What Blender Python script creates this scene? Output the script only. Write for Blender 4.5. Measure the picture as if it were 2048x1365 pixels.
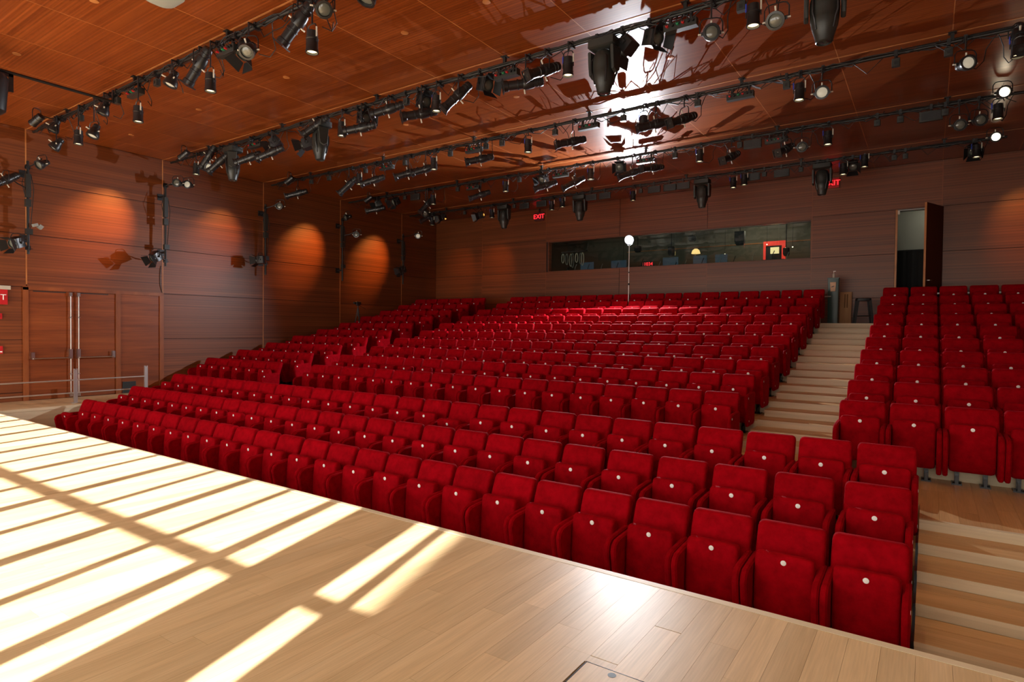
import bpy, bmesh, math, random
from mathutils import Vector, Matrix, Euler
random.seed(7)
R = math.radians
scene = bpy.context.scene
C = scene.collection
for o in list(bpy.data.objects):
    bpy.data.objects.remove(o, do_unlink=True)

# ------------------------------------------------------------------ camera
# Metres.  Stage floor is z = 0, the camera stands on the stage at x = y = 0.
# x runs along the seat rows, y runs from the stage to the rear wall.
CAMZ = 1.70
cam_d = bpy.data.cameras.new('camera')
cam = bpy.data.objects.new('camera', cam_d)
C.objects.link(cam)
cam_d.sensor_width = 36.0
cam_d.lens = 36.0 * 1209.5 / 2048.0
cam_d.clip_start = 0.05
right = Vector((0.82281, 0.56822, 0.010384))
up = Vector((-0.020286, 0.011105, 0.999733))
fwd = Vector((-0.567954, 0.822801, -0.020664))
m = Matrix((right, up, -fwd)).transposed().to_4x4()
m.translation = (0, 0, CAMZ)
cam.matrix_world = m
scene.camera = cam

# ------------------------------------------------------------------ light
vs = scene.view_settings
vs.view_transform = 'Standard'
vs.look = 'None'
vs.exposure = 0.0
vs.gamma = 1.0
vs.use_curve_mapping = False

SKY = 5.2          # sky radiance outside the stage window
SUN = 24.0         # low sun through that window
SUN_EL = 30.0
FLOOD = 3200.0     # flood lamp on the stand among the seats
WASH = 520.0       # wall washers on the pipe ends
HOUSE = 90.0       # house downlights on the pipes

world = bpy.data.worlds.new('world')
scene.world = world
world.use_nodes = True
bg = world.node_tree.nodes['Background']
bg.inputs['Color'].default_value = (1.0, 0.94, 0.84, 1)
bg.inputs['Strength'].default_value = SKY

def add_light(name, kind, loc, direction=None, energy=10, color=(1, 1, 1), **kw):
    d = bpy.data.lights.new(name, kind)
    o = bpy.data.objects.new(name, d)
    C.objects.link(o)
    o.location = loc
    if direction is not None:
        o.rotation_euler = Vector(direction).to_track_quat('-Z', 'Y').to_euler()
    d.energy = energy
    d.color = color
    for k, v in kw.items():
        setattr(d, k, v)
    return o

el = R(SUN_EL)
sun_dir = Vector((-0.2995 * math.cos(el), 0.954 * math.cos(el), -math.sin(el)))
add_light('sun', 'SUN', (6, -30, 16), sun_dir, SUN, (1.0, 0.98, 0.95), angle=R(0.53))
# portal: tells the renderer where the daylight enters, gives off nothing itself
pt = add_light('window_portal', 'AREA', (-6.85, -2.05, 1.92), (0, 1, 0), 1.0)
pt.data.shape = 'RECTANGLE'
pt.data.size = 18.7
pt.data.size_y = 3.8
pt.data.cycles.is_portal = True

# ------------------------------------------------------------------ mesh helpers
class MB:
    """collects shapes into one mesh"""
    def __init__(self):
        self.v = []
        self.f = []
        self.mi = []
    def add(self, vs_, fs_, mat=0):
        o = len(self.v)
        self.v += [tuple(x) for x in vs_]
        self.f += [tuple(i + o for i in f) for f in fs_]
        self.mi += [mat] * len(fs_)
        return self
    def box(self, c, s, rot=None, mat=0):
        x, y, z = s[0] / 2, s[1] / 2, s[2] / 2
        p = [Vector((a * x, b * y, d * z)) for d in (-1, 1) for b in (-1, 1) for a in (-1, 1)]
        if rot is not None:
            p = [rot @ q for q in p]
        p = [q + Vector(c) for q in p]
        return self.add(p, [(0, 2, 3, 1), (4, 5, 7, 6), (0, 1, 5, 4), (2, 6, 7, 3), (0, 4, 6, 2), (1, 3, 7, 5)], mat)
    def bx(self, x0, x1, y0, y1, z0, z1, mat=0):
        return self.box(((x0 + x1) / 2, (y0 + y1) / 2, (z0 + z1) / 2), (abs(x1 - x0), abs(y1 - y0), abs(z1 - z0)), None, mat)
    def rings(self, rings, cap0=True, cap1=True, mat=0):
        n = len(rings[0])
        vs_ = [p for r in rings for p in r]
        fs_ = []
        for i in range(len(rings) - 1):
            for j in range(n):
                k = (j + 1) % n
                fs_.append((i * n + j, i * n + k, (i + 1) * n + k, (i + 1) * n + j))
        if cap0:
            fs_.append(tuple(reversed(range(n))))
        if cap1:
            fs_.append(tuple(range((len(rings) - 1) * n, len(rings) * n)))
        return self.add(vs_, fs_, mat)
    def lathe(self, prof, p0, axis, seg=14, mat=0, cap0=True, cap1=True):
        a = Vector(axis).normalized()
        u = a.orthogonal().normalized()
        w = a.cross(u)
        p0 = Vector(p0)
        rs = [[p0 + a * h + (u * math.cos(t) + w * math.sin(t)) * r for t in [2 * math.pi * k / seg for k in range(seg)]] for r, h in prof]
        return self.rings(rs, cap0, cap1, mat)
    def cyl(self, p0, p1, r, r1=None, seg=10, mat=0):
        p0, p1 = Vector(p0), Vector(p1)
        return self.lathe([(r, 0), (r if r1 is None else r1, (p1 - p0).length)], p0, p1 - p0, seg, mat)
    def tube(self, pts, r, seg=6, mat=0):
        pts = [Vector(p) for p in pts]
        rs = []
        u = None
        for i, p in enumerate(pts):
            d = (pts[min(i + 1, len(pts) - 1)] - pts[max(i - 1, 0)]).normalized()
            if u is None:
                u = d.orthogonal().normalized()
            u = (u - d * u.dot(d)).normalized()
            w = d.cross(u)
            rs.append([p + (u * math.cos(t) + w * math.sin(t)) * r for t in [2 * math.pi * k / seg for k in range(seg)]])
        return self.rings(rs, True, True, mat)
    def loft(self, secs, n=3, mat=0):
        """secs: (z, cx, cy, w, d, r): rounded rectangles stacked along z"""
        rs = []
        for z, cx, cy, w, d, r in secs:
            ring = []
            for sx, sy, a0 in ((1, -1, -90), (1, 1, 0), (-1, 1, 90), (-1, -1, 180)):
                for k in range(n):
                    t = R(a0 + 90 * k / (n - 1))
                    ring.append(Vector((cx + sx * (w / 2 - r) + r * math.cos(t), cy + sy * (d / 2 - r) + r * math.sin(t), z)))
            rs.append(ring)
        return self.rings(rs, True, True, mat)
    def slab(self, poly, x0, x1, bev=0.0, plane='yz', mat=0):
        """polygon extruded with softened rims; poly counter-clockwise"""
        n = len(poly)
        cx = sum(p[0] for p in poly) / n
        cy = sum(p[1] for p in poly) / n
        def mk(k, h):
            out = []
            for a, b in poly:
                d = math.hypot(a - cx, b - cy)
                s = (d - k) / d if d > 1e-6 else 1
                q = (cx + (a - cx) * s, cy + (b - cy) * s)
                out.append({'yz': (h, q[0], q[1]), 'xz': (q[0], h, q[1]), 'xy': (q[0], q[1], h)}[plane])
            return out
        if bev > 0:
            return self.rings([mk(bev, x0), mk(0, x0 + bev), mk(0, x1 - bev), mk(bev, x1)], True, True, mat)
        return self.rings([mk(0, x0), mk(0, x1)], True, True, mat)
    def sphere(self, c, r, seg=12, rings=8, mat=0):
        return self.lathe([(max(1e-4, r * math.sin(math.pi * k / rings)), -r * math.cos(math.pi * k / rings)) for k in range(rings + 1)], c, (0, 0, 1), seg, mat)
    def mesh(self, name, mats, smooth=True):
        me = bpy.data.meshes.new(name)
        me.from_pydata(self.v, [], self.f)
        if not isinstance(mats, (list, tuple)):
            mats = [mats]
        for mm in mats:
            me.materials.append(mm)
        if len(mats) > 1:
            me.polygons.foreach_set('material_index', self.mi)
        bm = bmesh.new()
        bm.from_mesh(me)
        bmesh.ops.recalc_face_normals(bm, faces=bm.faces)
        bm.to_mesh(me)
        bm.free()
        if smooth:
            me.polygons.foreach_set('use_smooth', [True] * len(me.polygons))
            me.set_sharp_from_angle(angle=R(38))
        me.update()
        return me
    def build(self, name, mats, parent=None, smooth=True):
        return link(name, self.mesh(name, mats, smooth), parent)

def link(name, me, parent=None, loc=None, rot=None):
    o = bpy.data.objects.new(name, me)
    C.objects.link(o)
    if parent is not None:
        o.parent = parent
    if loc is not None:
        o.location = loc
    if rot is not None:
        o.rotation_euler = rot
    return o

def tag(o, label, cat, group=None):
    o['label'] = label
    o['category'] = cat
    if group:
        o['group'] = group
    return o

def thing(name, label, cat, loc=(0, 0, 0), rz=0, group=None):
    o = bpy.data.objects.new(name, None)
    o.empty_display_size = 0.1
    C.objects.link(o)
    o.location = loc
    o.rotation_euler = (0, 0, rz)
    return tag(o, label, cat, group)

def struct(o):
    o['kind'] = 'structure'
    return o

def copy_tree(o, parent=None):
    c = o.copy()
    C.objects.link(c)
    c.parent = parent
    for ch in o.children:
        copy_tree(ch, c)
    return c

ORD = ['', 'first', 'second', 'third', 'fourth', 'fifth', 'sixth', 'seventh', 'eighth', 'ninth', 'tenth', 'eleventh', 'twelfth', 'thirteenth', 'fourteenth', 'fifteenth', 'sixteenth', 'seventeenth', 'eighteenth', 'nineteenth', 'twentieth',
       'twenty-first', 'twenty-second', 'twenty-third', 'twenty-fourth', 'twenty-fifth', 'twenty-sixth', 'twenty-seventh', 'twenty-eighth', 'twenty-ninth', 'thirtieth']

# ------------------------------------------------------------------ materials
def mat(name, color, rough=0.5, metal=0.0, spec=0.5, emit=None, estr=0.0, sheen=0.0, coat=0.0, coat_rough=0.1):
    mm = bpy.data.materials.new(name)
    mm.use_nodes = True
    b = mm.node_tree.nodes['Principled BSDF']
    b.inputs['Base Color'].default_value = (*color, 1)
    b.inputs['Roughness'].default_value = rough
    b.inputs['Metallic'].default_value = metal
    b.inputs['Specular IOR Level'].default_value = spec
    b.inputs['Sheen Weight'].default_value = sheen
    b.inputs['Coat Weight'].default_value = coat
    b.inputs['Coat Roughness'].default_value = coat_rough
    if emit:
        b.inputs['Emission Color'].default_value = (*emit, 1)
        b.inputs['Emission Strength'].default_value = estr
    return mm

def nodes(mm):
    nt = mm.node_tree
    return nt, nt.nodes['Principled BSDF'], nt.nodes.new, nt.links.new

def grained(name, dark, mid, light, scale, rough=0.35, spec=0.5, per=0.18, fine=None, coat=0.0, coat_rough=0.12, bump=0.0, contrast=(0.30, 0.52, 0.72), stripe=None):
    """wood: noise stretched by scale in world space, tone shifted per piece"""
    mm = mat(name, mid, rough, spec=spec, coat=coat, coat_rough=coat_rough)
    nt, b, new, lk = nodes(mm)
    geo = new('ShaderNodeNewGeometry')
    oi = new('ShaderNodeObjectInfo')
    mul = new('ShaderNodeVectorMath'); mul.operation = 'MULTIPLY'
    mul.inputs[1].default_value = scale
    lk(geo.outputs['Position'], mul.inputs[0])
    off = new('ShaderNodeMath'); off.operation = 'MULTIPLY_ADD'
    lk(oi.outputs['Random'], off.inputs[0]); off.inputs[1].default_value = 37.0
    isl = new('ShaderNodeMath'); isl.operation = 'MULTIPLY'
    lk(geo.outputs['Random Per Island'], isl.inputs[0]); isl.inputs[1].default_value = 23.0
    lk(isl.outputs[0], off.inputs[2])
    add = new('ShaderNodeVectorMath'); add.operation = 'ADD'
    lk(mul.outputs[0], add.inputs[0]); lk(off.outputs[0], add.inputs[1])
    n1 = new('ShaderNodeTexNoise'); n1.inputs['Scale'].default_value = 1.0
    n1.inputs['Detail'].default_value = 4.0; n1.inputs['Roughness'].default_value = 0.6
    lk(add.outputs[0], n1.inputs['Vector'])
    ramp = new('ShaderNodeValToRGB')
    e = ramp.color_ramp.elements
    e[0].position = contrast[0]; e[0].color = (*dark, 1)
    e[1].position = contrast[2]; e[1].color = (*light, 1)
    x = ramp.color_ramp.elements.new(contrast[1]); x.color = (*mid, 1)
    lk(n1.outputs['Fac'], ramp.inputs['Fac'])
    # per-piece tone
    tone = new('ShaderNodeMath'); tone.operation = 'ADD'
    lk(oi.outputs['Random'], tone.inputs[0]); lk(geo.outputs['Random Per Island'], tone.inputs[1])
    fr = new('ShaderNodeMath'); fr.operation = 'FRACT'
    lk(tone.outputs[0], fr.inputs[0])
    mr = new('ShaderNodeMapRange')
    mr.inputs['To Min'].default_value = 1.0 - per; mr.inputs['To Max'].default_value = 1.0 + per
    lk(fr.outputs[0], mr.inputs['Value'])
    hs = new('ShaderNodeHueSaturation')
    lk(ramp.outputs['Color'], hs.inputs['Color']); lk(mr.outputs[0], hs.inputs['Value'])
    last = hs.outputs['Color']
    if stripe:
        wv = new('ShaderNodeTexWave'); wv.wave_type = 'BANDS'; wv.bands_direction = stripe[0]
        wv.inputs['Scale'].default_value = stripe[1]; wv.inputs['Distortion'].default_value = 0.0
        lk(geo.outputs['Position'], wv.inputs['Vector'])
        ms = new('ShaderNodeMapRange'); ms.inputs['To Min'].default_value = 1 - stripe[2]; ms.inputs['To Max'].default_value = 1 + stripe[2]
        lk(wv.outputs['Fac'], ms.inputs['Value'])
        h3 = new('ShaderNodeHueSaturation'); lk(last, h3.inputs['Color']); lk(ms.outputs[0], h3.inputs['Value'])
        last = h3.outputs['Color']
    if fine:
        m2 = new('ShaderNodeVectorMath'); m2.operation = 'MULTIPLY'; m2.inputs[1].default_value = fine[0]
        lk(geo.outputs['Position'], m2.inputs[0])
        n2 = new('ShaderNodeTexNoise'); n2.inputs['Scale'].default_value = 1.0; n2.inputs['Detail'].default_value = 2.0
        lk(m2.outputs[0], n2.inputs['Vector'])
        mr2 = new('ShaderNodeMapRange')
        mr2.inputs['From Min'].default_value = 0.35; mr2.inputs['From Max'].default_value = 0.65
        mr2.inputs['To Min'].default_value = 1 - fine[1]; mr2.inputs['To Max'].default_value = 1 + fine[1]
        lk(n2.outputs['Fac'], mr2.inputs['Value'])
        h2 = new('ShaderNodeHueSaturation')
        lk(last, h2.inputs['Color']); lk(mr2.outputs[0], h2.inputs['Value'])
        last = h2.outputs['Color']
        if bump:
            bp = new('ShaderNodeBump'); bp.inputs['Strength'].default_value = bump; bp.inputs['Distance'].default_value = 0.004
            lk(n2.outputs['Fac'], bp.inputs['Height']); lk(bp.outputs['Normal'], b.inputs['Normal'])
    lk(last, b.inputs['Base Color'])
    return mm

# red-brown ribbon veneer on walls (grain horizontal) and ceiling (grain along x)
WD, WM, WL = (0.125, 0.031, 0.0075), (0.175, 0.046, 0.0112), (0.225, 0.062, 0.0155)
CD, CM, CL = (0.165, 0.036, 0.0075), (0.225, 0.052, 0.0105), (0.285, 0.070, 0.0148)
M_wall = grained('wall_veneer', WD, WM, WL, (0.12, 0.12, 15.0), rough=0.40, spec=0.5, stripe=('Z', 5.0, 0.10), per=0.06, fine=((0.4, 0.4, 60.0), 0.12))
M_ceil = grained('ceiling_veneer', CD, CM, CL, (0.12, 13.0, 1.0), rough=0.30, spec=0.36, stripe=('Y', 6.0, 0.13), per=0.09, fine=((0.4, 48.0, 1.0), 0.14))
M_door = grained('door_veneer', (0.15, 0.032, 0.007), (0.225, 0.052, 0.0115), (0.29, 0.072, 0.016), (0.5, 0.5, 7.0), rough=0.35, per=0.05, fine=((1.5, 1.5, 60.0), 0.12))
M_trim = grained('trim_wood', (0.36, 0.125, 0.035), (0.50, 0.19, 0.055), (0.58, 0.25, 0.08), (2, 2, 2), rough=0.4, per=0.05)
M_frame = grained('frame_wood', (0.17, 0.042, 0.010), (0.25, 0.066, 0.016), (0.31, 0.090, 0.024), (3, 3, 1.2), rough=0.38, per=0.05)
M_joint = mat('joint_shadow_gap', (0.045, 0.012, 0.005), 0.7)
M_oak = grained('stage_oak', (0.56, 0.390, 0.195), (0.665, 0.480, 0.258), (0.735, 0.550, 0.315), (9.0, 0.7, 1.0), rough=0.40, spec=0.4, per=0.10, fine=((90.0, 3.0, 1.0), 0.06), bump=0.02, contrast=(0.25, 0.5, 0.75))
M_oak2 = grained('tread_oak', (0.52, 0.295, 0.115), (0.62, 0.375, 0.165), (0.70, 0.445, 0.215), (0.7, 9.0, 1.0), rough=0.4, per=0.09, fine=((3.0, 90.0, 1.0), 0.06), contrast=(0.25, 0.5, 0.75))
M_oak3 = grained('landing_oak', (0.52, 0.295, 0.115), (0.62, 0.375, 0.165), (0.70, 0.445, 0.215), (9.0, 0.7, 1.0), rough=0.36, per=0.12, fine=((90.0, 3.0, 1.0), 0.06), contrast=(0.25, 0.5, 0.75))
M_riser_lit = grained('riser_oak_lit', (0.60, 0.49, 0.31), (0.70, 0.58, 0.38), (0.76, 0.64, 0.44), (0.8, 1.0, 14.0), rough=0.5, per=0.06, contrast=(0.25, 0.5, 0.75))  # same oak as the treads; window light on risers put into the paler colour
M_ply = grained('plywood', (0.40, 0.19, 0.07), (0.50, 0.26, 0.10), (0.58, 0.32, 0.14), (12.0, 2.0, 0.8), rough=0.5, per=0.03)

M_black = mat('black_paint', (0.012, 0.012, 0.013), 0.45)
M_fix = mat('black_casting', (0.016, 0.016, 0.017), 0.35, spec=0.55)
M_fixg = mat('charcoal_casting', (0.028, 0.030, 0.027), 0.40)
M_cable = mat('rubber_cable', (0.010, 0.010, 0.011), 0.6)
M_pipe = mat('pipe_black', (0.020, 0.019, 0.018), 0.4, metal=0.3)
M_knob = mat('ivory_knob', (0.70, 0.66, 0.55), 0.5)
M_steel = mat('brushed_steel', (0.62, 0.60, 0.57), 0.28, metal=1.0)
M_alu = mat('satin_aluminium', (0.66, 0.65, 0.62), 0.38, metal=0.9)
M_chrome = mat('dark_bolt_metal', (0.05, 0.05, 0.052), 0.25, metal=0.8)
M_white = mat('white_disc', (0.95, 0.94, 0.91), 0.45)
M_grey = mat('grey_paint', (0.30, 0.32, 0.30), 0.5)
M_lens = mat('cold_lens_glass', (0.14, 0.145, 0.12), 0.12, spec=0.8)
M_lensd = mat('dark_lens_glass', (0.03, 0.04, 0.04), 0.06, spec=0.9)
M_lit = mat('lit_warm_lens', (0.9, 0.8, 0.6), 0.4, emit=(1.0, 0.78, 0.42), estr=3.2)
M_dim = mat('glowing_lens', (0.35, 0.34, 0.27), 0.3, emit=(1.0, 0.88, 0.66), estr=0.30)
M_bright = mat('bright_lens', (1, 0.95, 0.85), 0.4, emit=(1.0, 0.86, 0.60), estr=7.0)
M_flood = mat('flood_face', (1, 1, 1), 0.4, emit=(0.93, 0.96, 1.0), estr=120.0)
M_red = mat('red_connector', (0.55, 0.02, 0.02), 0.4)
M_blue = mat('blue_tape', (0.03, 0.06, 0.45), 0.5)
M_greenc = mat('green_connector', (0.02, 0.25, 0.10), 0.5)
M_stone = mat('dark_carpet', (0.018, 0.017, 0.017), 0.9)
M_exit = mat('exit_letters', (0.6, 0.02, 0.02), 0.5, emit=(1.0, 0.02, 0.03), estr=2.4)
M_exitbox = mat('exit_housing', (0.10, 0.02, 0.02), 0.5)
M_redbox = mat('red_device', (0.50, 0.012, 0.015), 0.4)
M_clear = mat('clear_housing', (0.55, 0.50, 0.42), 0.2, spec=0.7)

def velvet():
    mm = mat('red_velvet', (0.36, 0.0015, 0.008), 0.8, spec=0.03, sheen=0.07)
    nt, b, new, lk = nodes(mm)
    b.inputs['Sheen Tint'].default_value = (1.0, 0.06, 0.10, 1)
    b.inputs['Sheen Roughness'].default_value = 0.45
    geo = new('ShaderNodeNewGeometry'); oi = new('ShaderNodeObjectInfo')
    add = new('ShaderNodeVectorMath'); add.operation = 'ADD'
    mu = new('ShaderNodeMath'); mu.operation = 'MULTIPLY'; mu.inputs[1].default_value = 50
    lk(oi.outputs['Random'], mu.inputs[0])
    lk(geo.outputs['Position'], add.inputs[0]); lk(mu.outputs[0], add.inputs[1])
    n = new('ShaderNodeTexNoise'); n.inputs['Scale'].default_value = 11.0; n.inputs['Detail'].default_value = 5.0; n.inputs['Roughness'].default_value = 0.65
    lk(add.outputs[0], n.inputs['Vector'])
    r = new('ShaderNodeValToRGB')
    r.color_ramp.elements[0].position = 0.30; r.color_ramp.elements[0].color = (0.215, 0.0004, 0.0036, 1)
    r.color_ramp.elements[1].position = 0.72; r.color_ramp.elements[1].color = (0.37, 0.0009, 0.0070, 1)
    lk(n.outputs['Fac'], r.inputs['Fac'])
    mr = new('ShaderNodeMapRange'); mr.inputs['To Min'].default_value = 0.90; mr.inputs['To Max'].default_value = 1.08
    lk(oi.outputs['Random'], mr.inputs['Value'])
    h = new('ShaderNodeHueSaturation'); lk(r.outputs['Color'], h.inputs['Color']); lk(mr.outputs[0], h.inputs['Value'])
    lk(h.outputs['Color'], b.inputs['Base Color'])
    return mm
M_velvet = velvet()

def glass():
    mm = bpy.data.materials.new('booth_glass'); mm.use_nodes = True
    nt = mm.node_tree; nt.nodes.clear()
    out = nt.nodes.new('ShaderNodeOutputMaterial')
    t = nt.nodes.new('ShaderNodeBsdfTransparent'); t.inputs['Color'].default_value = (0.80, 0.86, 0.84, 1)
    g = nt.nodes.new('ShaderNodeBsdfGlossy'); g.inputs['Roughness'].default_value = 0.02; g.inputs['Color'].default_value = (0.9, 0.95, 0.95, 1)
    mx = nt.nodes.new('ShaderNodeMixShader')
    lw = nt.nodes.new('ShaderNodeFresnel'); lw.inputs['IOR'].default_value = 1.42
    nt.links.new(lw.outputs[0], mx.inputs[0]); nt.links.new(t.outputs[0], mx.inputs[1]); nt.links.new(g.outputs[0], mx.inputs[2])
    nt.links.new(mx.outputs[0], out.inputs['Surface'])
    return mm
M_glass = glass()

# ------------------------------------------------------------------ room dimensions
XL, XR = -16.3, 2.55          # side walls
YB, YS = 18.2, -2.2           # rear wall, stage window wall
CEIL = 5.94
EDGE = 3.87                   # stage edge
PIPE_Y = [4.89, 7.75, 10.6, 13.45, 16.3]
PIPE_Z = CEIL - 0.13
FL = {1: -0.74, 2: -0.52, 3: -0.30, 4: -0.04, 5: 0.16, 6: 0.35, 7: 0.55, 8: 0.75, 9: 0.97, 10: 1.20, 11: 1.42, 12: 1.65, 13: 1.90}
def y_edge(j):                # front edge of a row's platform
    return {1: EDGE, 2: 5.31, 3: 6.21, 4: 7.36}.get(j, 7.9 + 0.9 * (j - 4))
def y_dot(j):                 # front face of the folded seats
    return {1: 5.0, 2: 5.9, 3: 6.8}.get(j, 8.49 + 0.9 * (j - 4))

# ------------------------------------------------------------------ floors
fl = struct(MB().bx(XL - 0.3, XR + 0.3, YS - 0.3, EDGE - 0.03, -1.2, -0.014).build('floor', M_oak, None, False))
# stage planks, laid along y
plank_box = {}
def plank(parent, x0, x1, y0, y1, z0, z1, material, nm='plank'):
    key = (round(x1 - x0, 3), round(y1 - y0, 2), round(z1 - z0, 3), material.name)
    if key not in plank_box:
        plank_box[key] = MB().bx(0, key[0] - 0.0012, 0, key[1] - 0.0012, 0, key[2]).mesh('plank', material, False)
    return link(nm, plank_box[key], parent, (x0, y0, z0))
PW = 0.155
rest = MB()
rp = random.Random(11)
cells = []
ncol = int((XR - XL) / PW) + 1
for i in range(ncol):
    x0 = XL + i * PW
    x1 = min(x0 + PW, XR)
    if x1 - x0 < 0.02:
        continue
    y = EDGE - 0.06
    first = True
    while y > YS:
        ln = rp.choice((1.0, 1.3, 1.6, 1.9, 2.2, 2.5))
        if first:
            ln *= rp.uniform(0.35, 1.0); ln = round(ln, 1); first = False
        y0 = max(y - ln, YS)
        cells.append((x0, x1, y0, y))
        y = y0
HX0, HX1, HY0, HY1 = -1.41, -1.09, 2.50, 2.745        # hatch
def near(c):
    cx, cy = (c[0] + c[1]) / 2, c[3]
    d = -0.568 * cx + 0.8228 * cy
    u_ = (0.8228 * cx + 0.568 * cy) / max(d, 0.01)
    vis = cy > 0.75 and d > 0.8 and abs(u_) < 0.9
    return (0 if vis else 1, math.hypot(cx, cy))
cells.sort(key=near)
for k, (x0, x1, y0, y1) in enumerate(cells):
    segs = [(y0, y1)]
    if x1 > HX0 and x0 < HX1 and y1 > HY0 and y0 < HY1:      # cut the boards round the hatch
        segs = [(a, b) for a, b in ((y0, HY0), (HY1, y1)) if b - a > 0.03]
    for a, b in segs:
        if k < 296:
            plank(fl, x0, x1, a, b, -0.014, 0.0, M_oak)
        else:
            rest.bx(x0, x1 - 0.0012, a, b - 0.0012, -0.014, 0.0)
rs_ = rest.build('planks_beyond', M_oak, fl, False)
rs_['kind'] = 'stuff'
MB().bx(XL, XR, EDGE - 0.058, EDGE, -0.05, 0.002).build('stage_nosing', M_riser_lit, fl, False)
MB().bx(XL, XR, EDGE - 0.03, EDGE - 0.012, -0.8, -0.05).build('stage_front', M_riser_lit, fl, False)

hatch = thing('floor_hatch', 'square wooden floor hatch with a small black finger hole near stage edge', 'hatch', (-1.25, 2.62, 0))
MB().bx(-0.155, 0.155, -0.115, 0.120, -0.013, 0.0005).build('lid', M_oak, hatch, False)
g = MB()
for a in ((-0.162, -0.157, -0.122, 0.126), (0.157, 0.162, -0.122, 0.126), (-0.162, 0.162, -0.122, -0.117), (-0.162, 0.162, 0.122, 0.126)):
    g.bx(*a, -0.012, 0.0012)
g.build('metal_frame', M_chrome, hatch, False)
MB().lathe([(0.021, 0), (0.021, 0.0012)], (0.0, 0.085, 0.0004), (0, 0, 1), 16).build('finger_hole', M_black, hatch)

# seating tiers
def tier(name, x0, x1, y0, y1, z, material=M_oak3, h=0.6):
    return struct(MB().bx(x0, x1, y0, y1, z - h, z).build(name, material, None, False))
XA = -14.75                    # right edge of the door landing
XS = -0.045                    # left edge of the front stairs
tier('floor_front_tier', XA, XS, EDGE - 0.02, y_edge(2), FL[1])
tier('floor_second_tier', XA, XS, y_edge(2), y_edge(3), FL[2])
tier('floor_third_tier', XA, XS, y_edge(3), y_edge(4), FL[3])
tier('floor_cross_aisle', XL, XS, y_edge(4), y_edge(5), FL[4])
for j in range(5, 14):
    y1 = y_edge(j + 1) if j < 13 else YB + 0.1
    t = tier('floor_tier', XL, XR, y_edge(j), y1, FL[j])
    MB().bx(XL, XR, y_edge(j) - 0.012, y_edge(j), FL[j - 1], FL[j] - 0.02).build('riser', M_riser_lit, t, False)
# right-hand landing in front of the fourth row
land = struct(MB().bx(XS, XR, 6.80, y_edge(5), -0.6, FL[4] - 0.012).build('floor_landing', M_oak3, None, False))
x = XS
rp = random.Random(3)
while x < XR - 0.01:
    x1 = min(x + PW, XR)
    ys = rp.choice(([6.83, 7.6, 8.79], [6.83, 8.1, 8.79], [6.83, 7.3, 8.4, 8.79], [6.83, 7.9, 8.79]))
    for a, b in zip(ys, ys[1:]):
        plank(land, x, x1, a, b, FL[4] - 0.012, FL[4], M_oak3)
    x = x1
MB().bx(XS, XR, 6.775, 6.83, FL[4] - 0.03, FL[4] + 0.001).build('nosing', M_riser_lit, land, False)
MB().bx(XS, XR, 6.788, 6.80, FL[4] - 0.095, FL[4] - 0.03).build('riser', M_riser_lit, land, False)
# front stairs beside the first three rows
z, yf = FL[4] - 0.095, 6.80
while yf > EDGE + 0.1:
    y0 = yf - 0.46
    s = struct(MB().bx(XS, XR, y0 + 0.02, yf, -1.0, z - 0.03).build('floor_step', M_oak2, None, False))
    for a, b in ((0.0, 0.155), (0.155, 0.31), (0.31, 0.46)):
        plank(s, XS, XR, y0 + a, y0 + b, z - 0.03, z, M_oak2, 'tread_board')
    MB().bx(XS, XR, y0 + 0.008, y0 + 0.02, z - 0.095, z - 0.03).build('riser', M_riser_lit, s, False)
    MB().bx(XS - 0.001, XR, y0 - 0.004, y0 + 0.004, z - 0.03, z + 0.0005).build('nosing', M_riser_lit, s, False)
    MB().bx(XS - 0.02, XS, y0, yf, z - 0.30, z - 0.004).build('side_edge', M_chrome, s, False)
    z -= 0.095
    yf = y0
# aisle steps: two per row
def aisle(x0, x1):
    for j in range(4, 13):
        for half in (0, 1):
            if half == 0:
                y0, y1, z0, z1 = y_edge(j + 1) - 0.45, y_edge(j + 1), FL[j], (FL[j] + FL[j + 1]) / 2
            else:
                y0, y1, z0, z1 = y_edge(j + 1), y_edge(j + 2) - 0.45, (FL[j] + FL[j + 1]) / 2, FL[j + 1]
            s = struct(MB().bx(x0, x1, y0 + 0.012, y1 + (0.0 if half == 0 else 0), z0 - 0.05, z1 - 0.028).build('floor_aisle_step', M_oak2, None, False))
            for a, b in ((0.0, 0.15), (0.15, 0.30), (0.30, 0.45)):
                plank(s, x0, x1, y0 + a - (0.012 if a == 0 else 0), y0 + b, z1 - 0.028, z1 + 0.002, M_oak2, 'tread_board')
            MB().bx(x0, x1, y0, y0 + 0.012, z0, z1 - 0.028).build('riser', M_riser_lit, s, False)
            MB().bx(x0, x1, y0 - 0.016, y0 - 0.011, z1 - 0.028, z1 + 0.0025).build('nosing', M_riser_lit, s, False)
aisle(-2.13, -0.98)
aisle(-12.80, -11.70)
# landing by the side doors, level with the stage
dl = struct(MB().bx(XL, XA, EDGE - 0.02, y_edge(4), -1.2, -0.014).build('floor_door_landing', M_oak, None, False))
yy = EDGE
k = 0
while yy < y_edge(4) - 0.01:
    y1 = min(yy + 0.16, y_edge(4))
    cut = XL + (0.5 + 0.35 * (k % 3))
    plank(dl, XL, cut, yy, y1, -0.014, 0.0, M_oak)
    plank(dl, cut, XA - 0.05, yy, y1, -0.014, 0.0, M_oak)
    yy = y1
    k += 1
MB().bx(XA - 0.05, XA + 0.015, EDGE, y_edge(4), -0.05, 0.002).build('nosing', M_riser_lit, dl, False)
MB().bx(XA - 0.002, XA + 0.006, EDGE, y_edge(4), -0.8, -0.05).build('landing_face', M_riser_lit, dl, False)

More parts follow.
